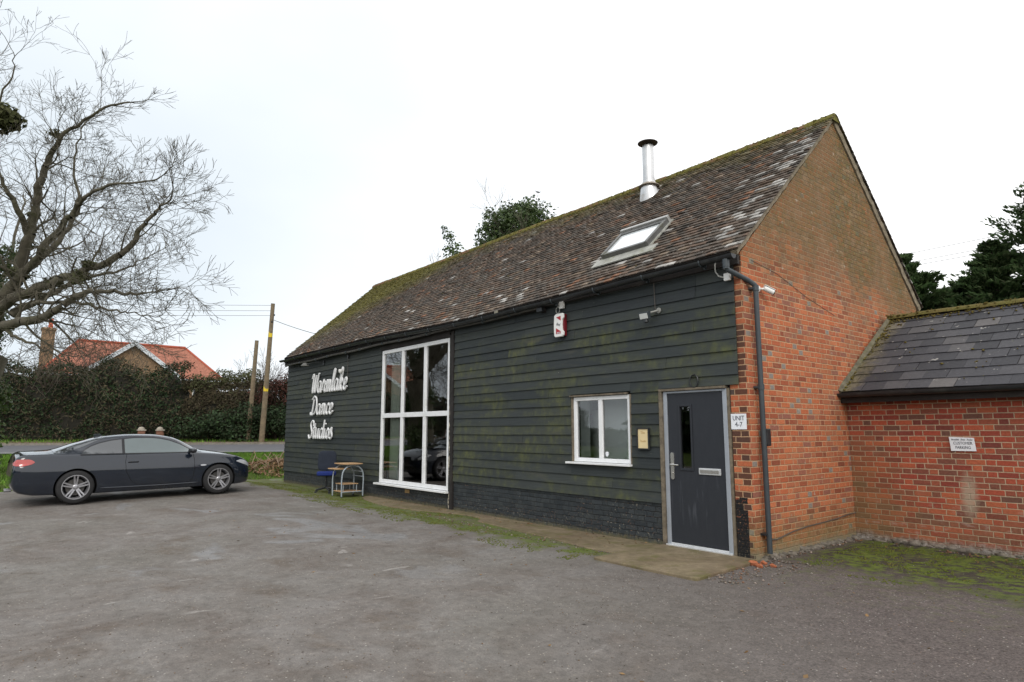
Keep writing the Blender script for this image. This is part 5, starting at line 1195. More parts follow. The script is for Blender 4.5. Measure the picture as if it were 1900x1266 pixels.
# arched tube side frames (two), shelves at four heights
for x in (-.27,.24):
    b=MB(); W_=.27
    pts=[(x,-W_,.02),(x,-W_-.01,.40)]+[(x,-W_*cos(a)-.0,.52+.23*sin(a)) for a in [pi*i/12 for i in range(13)]]+[(x,W_+.01,.40),(x,W_,.02)]
    b.tube(pts,.017,8); b.tube([(x,-W_-.01,.13),(x,W_+.01,.13)],.012,6); b.build('leg_frame',M['tube'],dk,smooth=True)
for (px_,py_) in ((-.27,-.27),(.24,-.27),(-.27,.27),(.24,.27)):
    b=MB(); b.tube([(px_-.012,py_,.018),(px_+.012,py_,.018)],.02,8); b.build('castor',M['blackp'],dk)
def shelf(name,x0,x1,y0,y1,z,rf=.0):
    b=MB(); poly=[(x0,y0),(x1,y0),(x1,y1),(x0,y1)]
    if rf: 
        cx,cy=(x0+x1)/2,(y0+y1)/2; poly=[(cx+(x1-x0)/2*(1 if abs(cos(a))>.82 else 1.0)*np.sign(cos(a))*abs(cos(a))**.45,cy+(y1-y0)/2*np.sign(sin(a))*abs(sin(a))**.45) for a in [2*pi*i/28 for i in range(28)]]
    b.prism([(float(p),float(q)) for p,q in poly],lambda x,y:(x,y,z),lambda x,y:(x,y,z+.018)); b.build(name,M['wood'],dk,bevel=.003)
shelf('desk_top',-.38,.34,-.26,.27,.775,1); shelf('keyboard_shelf',-.40,.12,-.40,.02,.655,1); shelf('lower_shelf',-.24,.18,-.22,.18,.30); shelf('bottom_shelf',-.26,.23,-.25,.25,.125)
for (px_,py_) in ((-.22,-.19),(.15,-.19),(-.22,.15),(.15,.15)): b=MB(); b.tube([(px_,py_,.14),(px_,py_,.30)],.012,6); b.build('shelf_post',M['tube'],dk)
for y_,z_ in ((.22,.60),(.25,.48),(.0,.76)): b=MB(); b.tube([(-.27,y_,z_),(.24,y_,z_)],.011,6); b.build('rail',M['tube'],dk)

# ================================================================ VEGETATION
class Twigs:
    """collects tapered segments and builds them as one mesh"""
    def __init__(s): s.A=[];s.B=[];s.ra=[];s.rb=[]
    def seg(s,a,b,ra,rb): s.A.append(tuple(a)); s.B.append(tuple(b)); s.ra.append(ra); s.rb.append(rb)
    def build(s,name,mat,parent=None):
        A=np.array(s.A);B=np.array(s.B);ra=np.array(s.ra);rb=np.array(s.rb); VV=[];FF=[];off=0
        for lo,hi,n in ((.06,9,9),(.02,.06,5),(0,.02,3)):
            k=(ra>=lo)&(ra<hi)
            if not k.any(): continue
            a,b,r0,r1=A[k],B[k],ra[k],rb[k]; d=b-a; d/=np.linalg.norm(d,axis=1)[:,None]+1e-9
            ref=np.where(np.abs(d[:,2:3])<.9,np.array([[0,0,1.]]),np.array([[1.,0,0]])); u=np.cross(d,ref); u/=np.linalg.norm(u,axis=1)[:,None]; v=np.cross(d,u)
            an=2*np.pi*np.arange(n)/n; c=np.cos(an)[None,:,None]; sn=np.sin(an)[None,:,None]; rg=u[:,None]*c+v[:,None]*sn
            P=np.concatenate([a[:,None]+rg*r0[:,None,None],b[:,None]+rg*r1[:,None,None]],1); m=len(a); VV.append(P.reshape(-1,3))
            i=np.arange(n); f=np.stack([i,(i+1)%n,n+(i+1)%n,n+i],1); FF.append((f[None]+(2*n*np.arange(m))[:,None,None]).reshape(-1,4)+off); off+=m*2*n
        return mesh_obj(name,np.concatenate(VV),np.concatenate(FF),mat,parent,True)
def rvec(): 
    while 1:
        v=Vector((random.uniform(-1,1),random.uniform(-1,1),random.uniform(-1,1)))
        if .05<v.length<1: return v.normalized()
def grow(T,p,d,l,r,lev,maxlev,up=.05,spread=.75,kids=(2,3),segs=5,wob=.22,rmin=.004,tip=None,side=.6):
    p=Vector(p); d=Vector(d).normalized(); sl=l/segs
    for i in range(segs):
        d=(d+rvec()*wob+Vector((0,0,up))).normalized(); q=p+d*sl; r1=max(r*(1-.45/segs),rmin); T.seg(p,q,r,r1)
        if lev<maxlev and i>0 and random.random()<side:
            s=(d+rvec()*spread*1.1).normalized(); grow(T,q,s,l*random.uniform(.45,.75),max(r1*.5,rmin),lev+1,maxlev,up,spread,kids,max(3,segs-1),wob,rmin,tip,side)
        p=q; r=r1
    if lev<maxlev:
        for _ in range(random.randint(*kids)):
            s=(d+rvec()*spread).normalized(); grow(T,p,s,l*random.uniform(.55,.85),max(r*.68,rmin),lev+1,maxlev,up,spread,kids,max(3,segs-1),wob,rmin,tip,side)
    elif tip is not None: tip.append(p.copy())
# ---- big bare tree: trunk outside the left edge, limbs reaching over the car
CAM=Vector((4.348,-7.370,1.565))
big=tag(empty('bare_tree',(-20.9,-7.95,hz(-20.9,-7.95))),'large bare spreading tree reaching in from the left edge above the dark car','tree')
def rel(p): return Vector(p)-Vector(big.location)
T=Twigs(); tr=Vector((0,0,0))
trunk=[(0,0,-.2,.85),(.05,.05,.6,.66),(.1,.1,1.6,.60),(.15,.2,2.8,.60),(.1,.35,3.6,.62)]
for a,b in zip(trunk[:-1],trunk[1:]): T.seg(a[:3],b[:3],a[3],b[3])
O=Vector(trunk[-1][:3])
def limb(pts,r0,r1,lev=0,dens=1.0,mx=4):
    """pts: relative metres (x depth towards camera, y image-right, z up)"""
    n=len(pts)
    C_=[]; Pv=[Vector(p) for p in pts]; Q=[Pv[0]*2-Pv[1]]+Pv+[Pv[-1]*2-Pv[-2]]
    for i in range(1,len(Q)-2):
        for k in range(5):
            t=k/5; a,b,c,d=Q[i-1],Q[i],Q[i+1],Q[i+2]; C_.append(.5*((2*b)+(c-a)*t+(2*a-5*b+4*c-d)*t*t+(3*b-a-3*c+d)*t**3)+rvec()*.05*(1 if i>1 or k else 0))
    C_.append(Q[-2]); m=len(C_)
    for i in range(m-1):
        t0,t1=i/(m-1),(i+1)/(m-1); ra=.66*(r0+(r1-r0)*t0**.8); rb=.66*(r0+(r1-r0)*t1**.8); T.seg(C_[i],C_[i+1],ra,rb)
        if t0>.15 and random.random()<.85*dens:
            d=(C_[i+1]-C_[i]).normalized(); s=(d*.8+rvec()*.95).normalized(); L_=1.25*(1-.40*t0)*random.uniform(.55,1.2)
            grow(T,C_[i+1],s,L_,max(rb*.30,.011),0,mx-1,.03,.7,(2,2),5,.24,.0045,None,.56)
    d=(C_[-1]-C_[-3]).normalized(); grow(T,C_[-1],d,.85,r1*.8,0,mx-1,.02,.6,(2,3),5,.22,.0045,None,.55)
# image (px,py) at depth t in metres -> limb point
Fv=F; Rv=Rr; Uv=U
def ip(px,py,t): 
    f_=1185.36; return tuple(CAM+(Fv+Rv*((px-950)/f_)+Uv*(-(py-633)/f_))*t-Vector(big.location))
o0=(.1,.35,3.6)
limb([o0,ip(-20,590,19.2),ip(30,520,19.0),ip(58,430,18.8),ip(72,350,18.6),ip(90,300,18.5),ip(120,250,18.4),ip(185,205,18.3)],.36,.05)
limb([ip(25,530,19.0),ip(70,475,18.6),ip(120,415,18.0),ip(142,382,17.8),ip(190,350,17.5),ip(262,338,17.2)],.20,.035)
limb([ip(30,520,19.0),ip(85,470,19.6),ip(135,410,20.2),ip(145,375,20.4),ip(138,310,20.6),ip(150,240,20.9)],.17,.03)
limb([o0,ip(0,572,18.8),ip(70,535,18.4),ip(150,505,18),ip(225,470,17.6),ip(262,425,17.4),ip(290,392,17.1),ip(312,375,16.9)],.30,.03)
limb([o0,ip(0,607,18.6),ip(60,595,18.0),ip(105,575,17.4),ip(140,550,17),ip(190,540,16.6),ip(245,545,16.2),ip(290,543,16)],.28,.025)
limb([ip(20,585,18.8),ip(90,548,19.4),ip(150,520,20),ip(215,505,20.4),ip(265,482,20.8)],.18,.025)
limb([ip(60,565,18),ip(130,560,17.2),ip(190,572,16.6),ip(230,580,16.2),ip(275,585,15.8)],.09,.018)
limb([ip(0,607,18.6),ip(30,625,18.2),ip(65,640,17.9),ip(95,655,17.6)],.10,.03,dens=.7,mx=3)
limb([o0,ip(-60,500,20),ip(-60,400,20.4),ip(-40,300,20.6),ip(-20,220,20.8),ip(-10,150,21)],.34,.04,dens=.6)
limb([ip(-40,330,20.5),ip(-5,200,20.5),ip(25,130,20.4),ip(20,90,20.2)],.08,.015,dens=.45)
limb([ip(55,440,18.8),ip(30,380,18.2),ip(0,330,17.8),ip(-30,280,17.5)],.16,.03)
for a in range(4):
    an=rad(170+a*48); 
    limb([o0,(cos(an)*1.6,sin(an)*1.6,5.6),(cos(an)*3.6,sin(an)*3.6,8.0+random.uniform(-1.5,2)),(cos(an)*5.6,sin(an)*5.6,9.5+random.uniform(-2,2.5))],.30,.05,dens=.55,mx=3)
T.build('trunk_and_branches',M['bark'],big)
# ivy and a rook nest on it
def leafcloud(blobs,n,size,asp=.7,upb=.2,rough=1.0):
    P=[];N=[]; ws=np.array([b[3]*b[4]*b[5] if len(b)>4 else b[3]**3 for b in blobs])**.7; ws/=ws.sum()
    for bi in rng.choice(len(blobs),n,p=ws):
        b=blobs[bi]; d=rvec(); rr=(random.random()**.35); rad3=(b[3],b[4],b[5]) if len(b)>4 else (b[3],)*3
        k=1+.45*rough*noise.noise((b[0]+d.x*1.8,b[1]+d.y*1.8,b[2]+d.z*1.8+bi))+.18*rough*noise.noise((d.x*6,d.y*6,d.z*6+bi))
        P.append((b[0]+d.x*rr*rad3[0]*k,b[1]+d.y*rr*rad3[1]*k,b[2]+d.z*rr*rad3[2]*k)); v=d+rvec()*.9+Vector((0,0,upb)); N.append(v.normalized())
    return quads(np.array(P),np.array(N),size,asp)
M['ivy']=mat_leaf('ivy_leaf',[(.030,.055,.015),(.050,.085,.022),(.075,.12,.030),(.040,.070,.020),(.095,.14,.042)],.45,.4,.3)
M['laurel']=mat_leaf('laurel_leaf',[(.010,.020,.008),(.018,.034,.013),(.026,.052,.019),(.020,.024,.012),(.038,.072,.026)],.65,.2)
M['brownhedge']=mat_leaf('brown_hedge_leaf',[(.055,.043,.030),(.072,.060,.038),(.095,.078,.045),(.045,.036,.026),(.066,.072,.034)],.85,.15)
M['redtwig']=mat_leaf('red_brown_leaf',[(.075,.030,.022),(.055,.030,.024),(.095,.035,.028),(.050,.035,.025)],.85,.15)
M['olive']=mat_leaf('olive_leaf',[(.045,.050,.020),(.070,.078,.030),(.055,.060,.026),(.095,.095,.045)],.8,.2)
M['core']=simple('hedge_dark_core',(.016,.015,.010),.95,var=.5,scale=9,bump=1)
M['conifer']=mat_leaf('conifer_spray',[(.030,.056,.022),(.060,.105,.040),(.090,.140,.052),(.038,.066,.026),(.130,.165,.080)],.8,.2,.5)
nb=ip(5,218,18.6); V,Fq=leafcloud([(nb[0],nb[1],nb[2],.50,.50,.35)],1500,.16); mesh_obj('mistletoe',V,Fq,M['olive'],big)
bl=[(.1+random.uniform(-.5,.5),.3+random.uniform(-.45,.45),z,.5,.5,.45) for z in np.arange(.4,7,.35)]
V,Fq=leafcloud(bl,9000,.10); mesh_obj('ivy',V,Fq,M['ivy'],big)
V,Fq=leafcloud([ip(px,py,t)+(s,s,s*.6) for px,py,t,s in ((60,545,18.6,.28),(100,525,18.4,.28),(150,512,18,.3),(165,490,17.8,.2),(35,510,19,.35),(50,450,18.9,.22),(105,248,18.4,.2),(140,520,17,.2),(60,400,18.7,.18))],2600,.08); mesh_obj('ivy',V,Fq,M['olive'],big)

# ---- hedge across the road: long laurel and thorn hedge around a solid dark core
def hedge(name,s0,s1,q0,q1,htop,nleaf,mat,label,size=.15,core=.8,sprays=0,hmin=0.,zb=0.):
    root=tag(empty(name,(*road_pt((s0+s1)/2,(q0+q1)/2),0)),label,'hedge'); base=Vector(root.location)
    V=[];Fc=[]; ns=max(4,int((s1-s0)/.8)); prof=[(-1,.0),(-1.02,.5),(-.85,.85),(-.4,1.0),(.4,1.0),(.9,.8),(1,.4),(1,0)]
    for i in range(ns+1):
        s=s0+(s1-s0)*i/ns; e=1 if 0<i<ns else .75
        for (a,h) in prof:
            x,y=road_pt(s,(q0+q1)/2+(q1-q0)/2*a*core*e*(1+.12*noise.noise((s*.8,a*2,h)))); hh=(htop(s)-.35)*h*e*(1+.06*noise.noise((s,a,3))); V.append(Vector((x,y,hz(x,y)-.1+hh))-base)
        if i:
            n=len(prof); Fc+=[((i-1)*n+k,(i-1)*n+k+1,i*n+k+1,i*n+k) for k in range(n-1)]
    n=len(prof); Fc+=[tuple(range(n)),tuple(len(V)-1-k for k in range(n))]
    mesh_obj('stems_and_core',V,Fc,M['core'],root)  # solid dark core, not stems, added so no sky shows through
    P=[];N=[]
    while len(P)<nleaf:
        s=random.uniform(s0,s1); u=random.random(); h=htop(s)
        if u<.68: a=-1+abs(random.gauss(0,.12)); z=random.uniform(zb,h)*1.0; nn=-ROADN
        else: a=random.uniform(-1,1); z=h-abs(random.gauss(0,.22)); nn=Vector((0,0,1))
        cl=noise.noise((s*.9,z*1.1,a*1.5))+.5*noise.noise((s*2.3,z*2.6,5))
        if cl<-.5: continue
        qq=(q0+q1)/2+(q1-q0)/2*a*(1)-cl*.38*(1 if u<.68 else 0)
        if z>h*.8 and u<.68: qq+=(z-h*.8)*.5
        x,y=road_pt(s,qq); zz=z+(cl*.45 if u>=.68 else 0)+(.25*random.random()**4 if u>=.68 else 0)
        P.append((x-base.x,y-base.y,hz(x,y)+zz)); 
        v=(Vector((nn[0],nn[1],nn[2] if len(nn)>2 else 0))+rvec()*.9).normalized(); N.append(v)
    P=np.array(P); N=np.array(N); k=rng.random(len(P))<.58
    V,Fq=quads(P[k],N[k],size,.6); mesh_obj('foliage',V,Fq,mat,root)
    V,Fq=quads(P[~k]+rng.normal(size=P[~k].shape)*.12,N[~k],size*1.5,.22); mesh_obj('dead_twigs',V,Fq,M['brownhedge'],root)
    return root
def nh(s,a,b,f,k): return a+b*noise.noise((s*f,k,0))
hedge('hedge',-18,5.0,8.4,10.8,lambda s:4.15+.8*noise.noise((s*.55,1,0))+.25*noise.noise((s*1.7,2,0)),34000,M['laurel'],'tall dark evergreen hedge across the road at the left edge, below the chimney')
hedge('hedge',4.8,10.5,8.7,10.8,lambda s:3.4+.6*noise.noise((s*.7,1,0))+.25*noise.noise((s*2.1,2,0)),14000,M['brownhedge'],'brown winter hedge directly in front of the orange-roofed house gable',.13)
hedge('hedge',10.3,34,8.4,10.8,lambda s:3.05+.75*noise.noise((s*.45,4,0))+.25*noise.noise((s*1.5,2,0)),34000,M['laurel'],'long dark evergreen hedge behind the two wooden poles')
hedge('hedge',-70,-17.5,8.4,12,lambda s:3.8+.6*noise.noise((s*.3,1,0)),9000,M['laurel'],'tall dark hedge running on past the left edge, mirrored in the barn window',.32)
# lower evergreen growth in front of the brown middle part
def bush(name,x,y,blobs,n,size,mat,label,cat='bush',stems_and_core=6,h=1.5,asp=.65,twig=True,grp=None):
    z0=hz(x,y); r=tag(empty(name,(x,y,z0)),label,cat,grp); V,Fq=leafcloud(blobs,n,size,asp); mesh_obj('foliage',V,Fq,mat,r)
    if stems_and_core:
        T=Twigs()
        for _ in range(stems_and_core): grow(T,(random.uniform(-.3,.3),random.uniform(-.3,.3),-.1),(random.uniform(-.35,.35),random.uniform(-.35,.35),1),h*.55,.035,0,2,.1,.5,(2,2),4,.2,.006)
        T.build('stems_and_core',M['twig'],r)
    return r
def rb(s,q): x,y=road_pt(s,q); return x,y
D_=(ROADD.x,ROADD.y)
x,y=rb(8.2,8.3); bush('laurel_bush',x,y,[(D_[0]*a,D_[1]*a,z,1.5,1.5,.9) for a,z in ((-2.4,.8),(-.8,1.1),(.8,1.5),(2.3,1.2),(0,.5))],9000,.15,M['laurel'],'low dark green laurel growing in front of the brown hedge, behind the gate piers')
x,y=rb(10.4,8.9); bush('red_shrub',x,y,[(0,0,3.2,1.1,1.1,.8),(-.5,-.9,2.6,.9,.9,.8),(.2,.6,2.4,.9,.9,.8)],4200,.12,M['redtwig'],'reddish brown shrub rising in the hedge right of the house gable',h=3.4)
x,y=rb(12.6,9.4); bush('olive_shrub',x,y,[(0,0,3.3,1.3,1.4,.9),(.5,1.3,3.0,1.2,1.2,.9),(-.4,-1.3,3.5,1.0,1.0,.7),(1.1,2.6,2.9,1.1,1.2,.8)],8000,.12,M['olive'],'olive green bushy shrub standing above the hedge right of the orange roof',h=3.6)
x,y=rb(7.0,9.6); bush('olive_shrub',x,y,[(0,0,3.6,1.0,1.2,.7),(.3,1.3,3.7,.8,1.0,.7),(-.4,-1.3,3.3,.9,1.0,.7)],4200,.12,M['olive'],'olive green shrub in front of the white-edged house gable',h=3.6)
# bare thorn bushes standing out of the hedge
def bare(x,y,h,label,lev=4,r=.07,n=4,grp='bare thorn bushes along the hedge',mat=None,name='bare_shrub',cat='shrub',sp=.55):
    ro=tag(empty(name,(x,y,hz(x,y))),label,cat,grp); T=Twigs()
    for _ in range(n): grow(T,(random.uniform(-.3,.3),random.uniform(-.3,.3),-.1),(random.uniform(-.3,.3),random.uniform(-.3,.3),1),h*.36,r,0,lev,.05,sp,(2,3),5,.16,.006,None,.5)
    T.build('branches',mat or M['twig'],ro); return ro
for s,q,h,lb in ((-2.5,10.2,6.0,'bare shrub behind the dark hedge at the left edge'),(1.2,10.4,5.6,'bare shrub over the hedge just below the chimney'),(9.6,10.2,5.0,'bare shrub over the hedge under the right end of the orange roof'),(13.2,9.8,5.0,'bare thorny shrub over the hedge between house and poles'),(14.9,9.4,4.7,'bare shrub in the hedge directly left of the short pole'),(17.2,9.9,5.6,'bare shrub just right of the tall pole'),(19.4,10.4,5.4,'bare shrub beside the barn corner behind the tall pole')):
    x,y=rb(s,q); bare(x,y,h,lb)
bb=[]
for k in range(26):
    xx=-46+k*3.1; yy=1.5*sin(k); R_=2.4+.8*sin(k*2.3); zt_=3.4+1.6*noise.noise((k*.7,0,0))
    if -42<xx<-27: zt_*=.55  # unseen hedge, lowered here so the small window mirrors more sky
    bb+=[(xx,yy,zt_*.35,R_,R_,zt_*.4),(xx+.3,yy,zt_*.7,R_*.8,R_*.8,zt_*.35)]
bush('hedge',0,-33,bb,16000,.75,M['laurel'],'overgrown hedge facing the barn behind the viewer, mirrored faintly in its windows','hedge',stems_and_core=0)
# ---- ivy-clad tree and bare trees behind the barn
def ivytree(x,y,H_,blobs,n,label,tips):
    r=tag(empty('ivy_tree',(x,y,hz(x,y))),label,'tree'); T=Twigs()
    T.seg((0,0,-.2),(0.1,0,H_*.5),.38,.26); T.seg((.1,0,H_*.5),(.0,.1,H_*.8),.26,.14)
    for _ in range(tips): grow(T,(0,.05,H_*random.uniform(.5,.75)),(random.uniform(-1,1),random.uniform(-1,1),random.uniform(.0,.7)),H_*.125,.04,0,3,.06,.6,(2,2),5,.2,.006,None,.45)
    T.build('trunk',M['bark'],r); V,Fq=leafcloud(blobs,n,.15,.75,.2,1.5); mesh_obj('ivy_crown',V,Fq,M['ivy'],r); return r
# offsets given in the camera's sideways direction and height
sd=Vector((Rr.x,Rr.y))
def ob(a,z,b=0,r=1,rz_=None): return (sd.x*a+F.x*b,sd.y*a+F.y*b,z,r,r,rz_ or r)
ivytree(-19.5,12.4,13.0,[ob(0,10.9,0,1.3),ob(.6,12.0,.3,.85),ob(1.0,11.3,0,1.0),ob(-.9,11.3,0,.85),ob(-1.1,10.4,.2,1.0),ob(.2,9.9,0,1.6),ob(2.0,10.7,.3,.85,.7),ob(2.8,10.8,.3,.6,.5),ob(-.4,8,0,1.6),ob(1.8,8.6,.5,1.2),ob(-.2,11.8,0,.7),ob(.0,6.5,0,1.8)],30000,'ivy-covered tree rising behind the middle of the barn roof',11)
ivytree(-23.3,11.2,11.0,[ob(0,10.6,0,.5),ob(-.25,11.3,0,.38),ob(-.5,11.7,0,.2),ob(.1,9.8,0,.75),ob(.5,9.6,0,.6),ob(.7,8.8,0,.55,.4),ob(.2,8.0,0,.9),ob(.4,6.5,0,1.2),ob(-.35,10.6,0,.15)],3200,'slim ivy-covered trunk behind the barn roof, left of the bushy ivy tree',9)
P_=ip(0,0,0)
bare(-22.0,12.5,7.6,'bare twiggy tree behind the barn roof between the two ivy trees',3,.09,3,None,name='bare_tree',cat='tree')
bare(-25.5,12.0,7.9,'bare twiggy tree behind the far end of the barn roof',3,.08,3,None,name='bare_tree',cat='tree')
bare(-18.2,14.5,8.0,'bare twiggy tree behind the barn roof, right of the bushy ivy tree',3,.09,3,None,name='bare_tree',cat='tree')
bush('ivy_bush',-25.0,8.6,[(0,0,7.2,.9,.9,.6),(0.2,.3,6.2,1.2,1.2,1.2),(0,0,4.2,1.6,1.6,1.8),(0,0,2,1.5,1.5,2)],3800,.17,M['ivy'],'green bushy top just showing over the left end of the barn ridge',h=5)
# ---- conifers behind the outbuilding
def conifer(x,y,H_,R_,n,label,seed,lean=0,top=1.0):
    random.seed(seed); r=tag(empty('conifer',(x,y,hz(x,y))),label,'tree'); T=Twigs(); T.seg((0,0,-.2),(lean*.5,0,H_*.55),.32,.18); T.seg((lean*.5,0,H_*.55),(lean,0,H_*.97),.18,.02)
    P=[];N=[]; nb=int(H_*26)
    for i in range(nb):
        t=(i+random.random())/nb; z=H_*(.06+.92*t); L_=R_*(1-t)**.72*random.uniform(.62,1.18)*(1+.28*noise.noise((t*5,seed,0)))+.12; a=random.uniform(0,2*pi); rise=random.uniform(.05,.55)+.5*t
        p=Vector((lean*t,0,z)); d=Vector((cos(a),sin(a),rise)).normalized(); m=5; q=p.copy()
        for k in range(m):
            q2=q+d*(L_/m); T.seg(q,q2,.030*(1-k/m)*(1-t)+.008,.030*(1-(k+1)/m)*(1-t)+.005); 
            d=(d+Vector((0,0,.10 if k>2 else -.05))+rvec()*.09).normalized()
            w=.42*(1-t*.5)*(1-.55*k/m)*(R_/3+.2)
            for _ in range(max(2,int(n/nb/m*(.4+k*.35)*(1.3-t*.6)))):
                o_=rvec(); pt=q+(q2-q)*random.random()+Vector((o_.x*w,o_.y*w,o_.z*w*.35+.04)); P.append(tuple(pt)); N.append((o_*.55+Vector((-sin(a)*.4,cos(a)*.4,.8))).normalized())
            q=q2
    T.build('trunk',M['twig'],r); P=np.array(P); N=np.array([tuple(v) for v in N])
    # elongated sprays pointing outwards and up
    c=P-np.array([lean*.5,0,0]); c[:,2]=0; c/=np.linalg.norm(c,axis=1)[:,None]+1e-6; dr=c+rng.normal(size=P.shape)*.45+np.array([0,0,.55]); dr/=np.linalg.norm(dr,axis=1)[:,None]
    s=rng.uniform(.09,.24,len(P))[:,None]; sdv=np.cross(dr,N); sdv/=np.linalg.norm(sdv,axis=1)[:,None]+1e-6
    V=np.stack([P-dr*s*.5,P+sdv*s*.26,P+dr*s*.6,P-sdv*s*.26],1).reshape(-1,3); mesh_obj('crown',V,np.arange(len(V)).reshape(-1,4),M['conifer'],r); return r
conifer(.1,21.0,10.7,5.4,75000,'tallest dark conifer behind the slate roof at the right edge',11,.2)
conifer(2.7,20.7,9.5,5.4,48000,'dark conifer partly outside the right edge behind the slate roof',12)
conifer(-1.8,19.2,8.0,2.6,30000,'slender young conifer at the left shoulder of the tallest conifer',15)
conifer(-4.0,17.2,7.6,3.0,34000,'conifer directly behind the right slope of the brick gable',13)
conifer(-2.5,18.6,6.6,3.3,34000,'low spreading conifer between the gable and the tallest conifer',14)
conifer(-6.2,18.0,7.6,2.6,6000,'conifer mostly hidden behind the barn gable',16)
conifer(.6,17.0,5.6,2.6,20000,'low conifer close behind the ridge of the slate roof',17)
random.seed(21)

# ================================================================ HOUSE ACROSS THE ROAD
def make_house():
    h=empty('house',(-49.5,1.1,hz(-49.5,1.1))); Z=h.location.z
    ot=simple('orange_roof_tile',(.31,.125,.082),.85,var=.35,scale=7,bump=.3); hb=simple('buff_brick',(.26,.17,.10),.9,var=.25,scale=5,bump=.3); wt=simple('white_bargeboard',(.62,.66,.70),.6)
    X0,X1,Y0,Y1=-56.0-h.location.x,-49.3-h.location.x,-4.9-h.location.y,7.0-h.location.y; E_=5.55-Z; Rz=8.28-Z; xm=(X0+X1)/2; ya,yb=-2.55-h.location.y,4.75-h.location.y
    b=MB(); b.box(X0+.4,X1-.4,Y0+.4,Y1-.4,-.3,E_+.05); b.build('wall',hb,h)
    def tilegrid(mb,a,b_,c,d,n=14): # quad with slight steps
        a,b_,c,d=map(Vector,(a,b_,c,d)); mb.add([a,b_,c,d],[(0,1,2,3)] if (c-d).length>.01 else [(0,1,2)])
    b=MB(); e=[(X0,Y0,E_),(X1,Y0,E_),(X1,Y1,E_),(X0,Y1,E_)]; r=[(xm,ya,Rz),(xm,yb,Rz)]
    b.add(e+r,[(1,2,5,4),(3,0,4,5),(0,1,4),(2,3,5)]); b.add([(v[0],v[1],v[2]-.12) for v in e],[(0,3,2,1)]); b.add(e+[(v[0],v[1],v[2]-.12) for v in e],[(0,1,5,4),(1,2,6,5),(2,3,7,6),(3,0,4,7)]); 
    rf=b.build('roof',ot,h)
    b=MB(); b.tube([(xm,ya,Rz+.03),(xm,yb,Rz+.03)],.11,8)
    for a_,c_ in (((X0,Y0,E_),(xm,ya,Rz)),((X1,Y0,E_),(xm,ya,Rz)),((X1,Y1,E_),(xm,yb,Rz)),((X0,Y1,E_),(xm,yb,Rz))): b.tube([a_,c_],.09,6)
    b.build('ridge_tiles',simple('dark_orange_ridge',(.36,.09,.05),.85),rf)
    # front gable
    gx=X1+1.5; gy=.42-h.location.y; gw=3.0; gz=7.98-Z; gb=gz-2.28
    b=MB(); b.prism([(gy-gw+.35,-.3),(gy+gw-.35,-.3),(gy+gw-.35,gb+.1),(gy,gz-.25),(gy-gw+.35,gb+.1)],lambda y,z:(X1-.6,y,z),lambda y,z:(gx-.25,y,z)); b.build('gable_wall',hb,h)
    b=MB()
    for sg in (1,-1):
        b.add([(gx,gy,gz),(gx,gy+sg*gw,gb),(X1-2.6,gy+sg*gw,gb),(X1-2.6,gy,gz),(gx,gy,gz-.12),(gx,gy+sg*gw,gb-.12),(X1-2.6,gy+sg*gw,gb-.12),(X1-2.6,gy,gz-.12)],[(0,1,2,3),(7,6,5,4),(0,4,5,1),(1,5,6,2)])
    b.build('gable_roof',ot,h)
    b=MB()
    for sg in (1,-1): b.add([(gx+.002,gy,gz+.03),(gx+.002,gy+sg*(gw+.05),gb-.01),(gx+.002,gy+sg*(gw+.05),gb-.36),(gx+.002,gy,gz-.34),(gx+.06,gy,gz+.03),(gx+.06,gy+sg*(gw+.05),gb-.01),(gx+.06,gy+sg*(gw+.05),gb-.36),(gx+.06,gy,gz-.34)],[(0,1,2,3),(7,6,5,4),(0,4,5,1),(1,5,6,2),(2,6,7,3)])
    b.build('bargeboard',wt,h)
    for (yy,zz,w_,h_) in ((gy,gb-1.3,.75,.55),(gy-5.2,E_-1.2,.6,.5),(gy+5.0,E_-1.2,.6,.5),(gy,1.6,.9,.6)):
        xx=gx-.25 if abs(yy-gy)<1 else X1-.4
        b=MB(); 
        for (a,c,p,q) in ((-w_,w_,-h_,-h_+.07),(-w_,w_,h_-.07,h_),(-w_,-w_+.07,-h_+.07,h_-.07),(w_-.07,w_,-h_+.07,h_-.07),(-.04,.04,-h_+.07,h_-.07)): b.box(xx+.003,xx+.06,yy+a,yy+c,zz+p,zz+q)
        w_o=b.build('window',M['upvc'],h); mesh_obj('pane',[(xx+.03,yy-w_,zz-h_),(xx+.03,yy+w_,zz-h_),(xx+.03,yy+w_,zz+h_),(xx+.03,yy-w_,zz+h_)],[(0,1,2,3)],simple('dark_house_pane',(.08,.10,.12),.05,spec=1.0),w_o)
    b=MB(); b.box(X1-.02,X1+.10,Y0,Y1,E_-.13,E_-.02); b.build('gutter',wt,h)
    cy=-4.35-h.location.y; cx=-53.6-h.location.x; b=MB(); b.box(cx-.36,cx+.36,cy-.40,cy+.40,E_-2,9.15-Z); b.box(cx-.42,cx+.42,cy-.46,cy+.46,8.95-Z,9.10-Z); c=b.build('chimney',hb,h,bevel=.01)
    b=MB(); b.lathe([(.13,9.15-Z),(.16,9.3-Z),(.13,9.42-Z),(.15,9.85-Z),(.10,9.86-Z)],(cx,cy+.1,0),12); b.build('chimney_pot',simple('orange_chimney_pot',(.50,.12,.06),.8),c,smooth=True)
    return h
hs=tag(make_house(),'house with bright orange tiled roof, white-edged gable and brick chimney behind the hedge','house')
h2=copy_tree(hs); h2['label']='second orange-roofed house left of the frame, seen only mirrored in the tall window'; h2.location=(-53,-21,hz(-53,-21)); h2.rotation_euler=(0,0,rad(28))

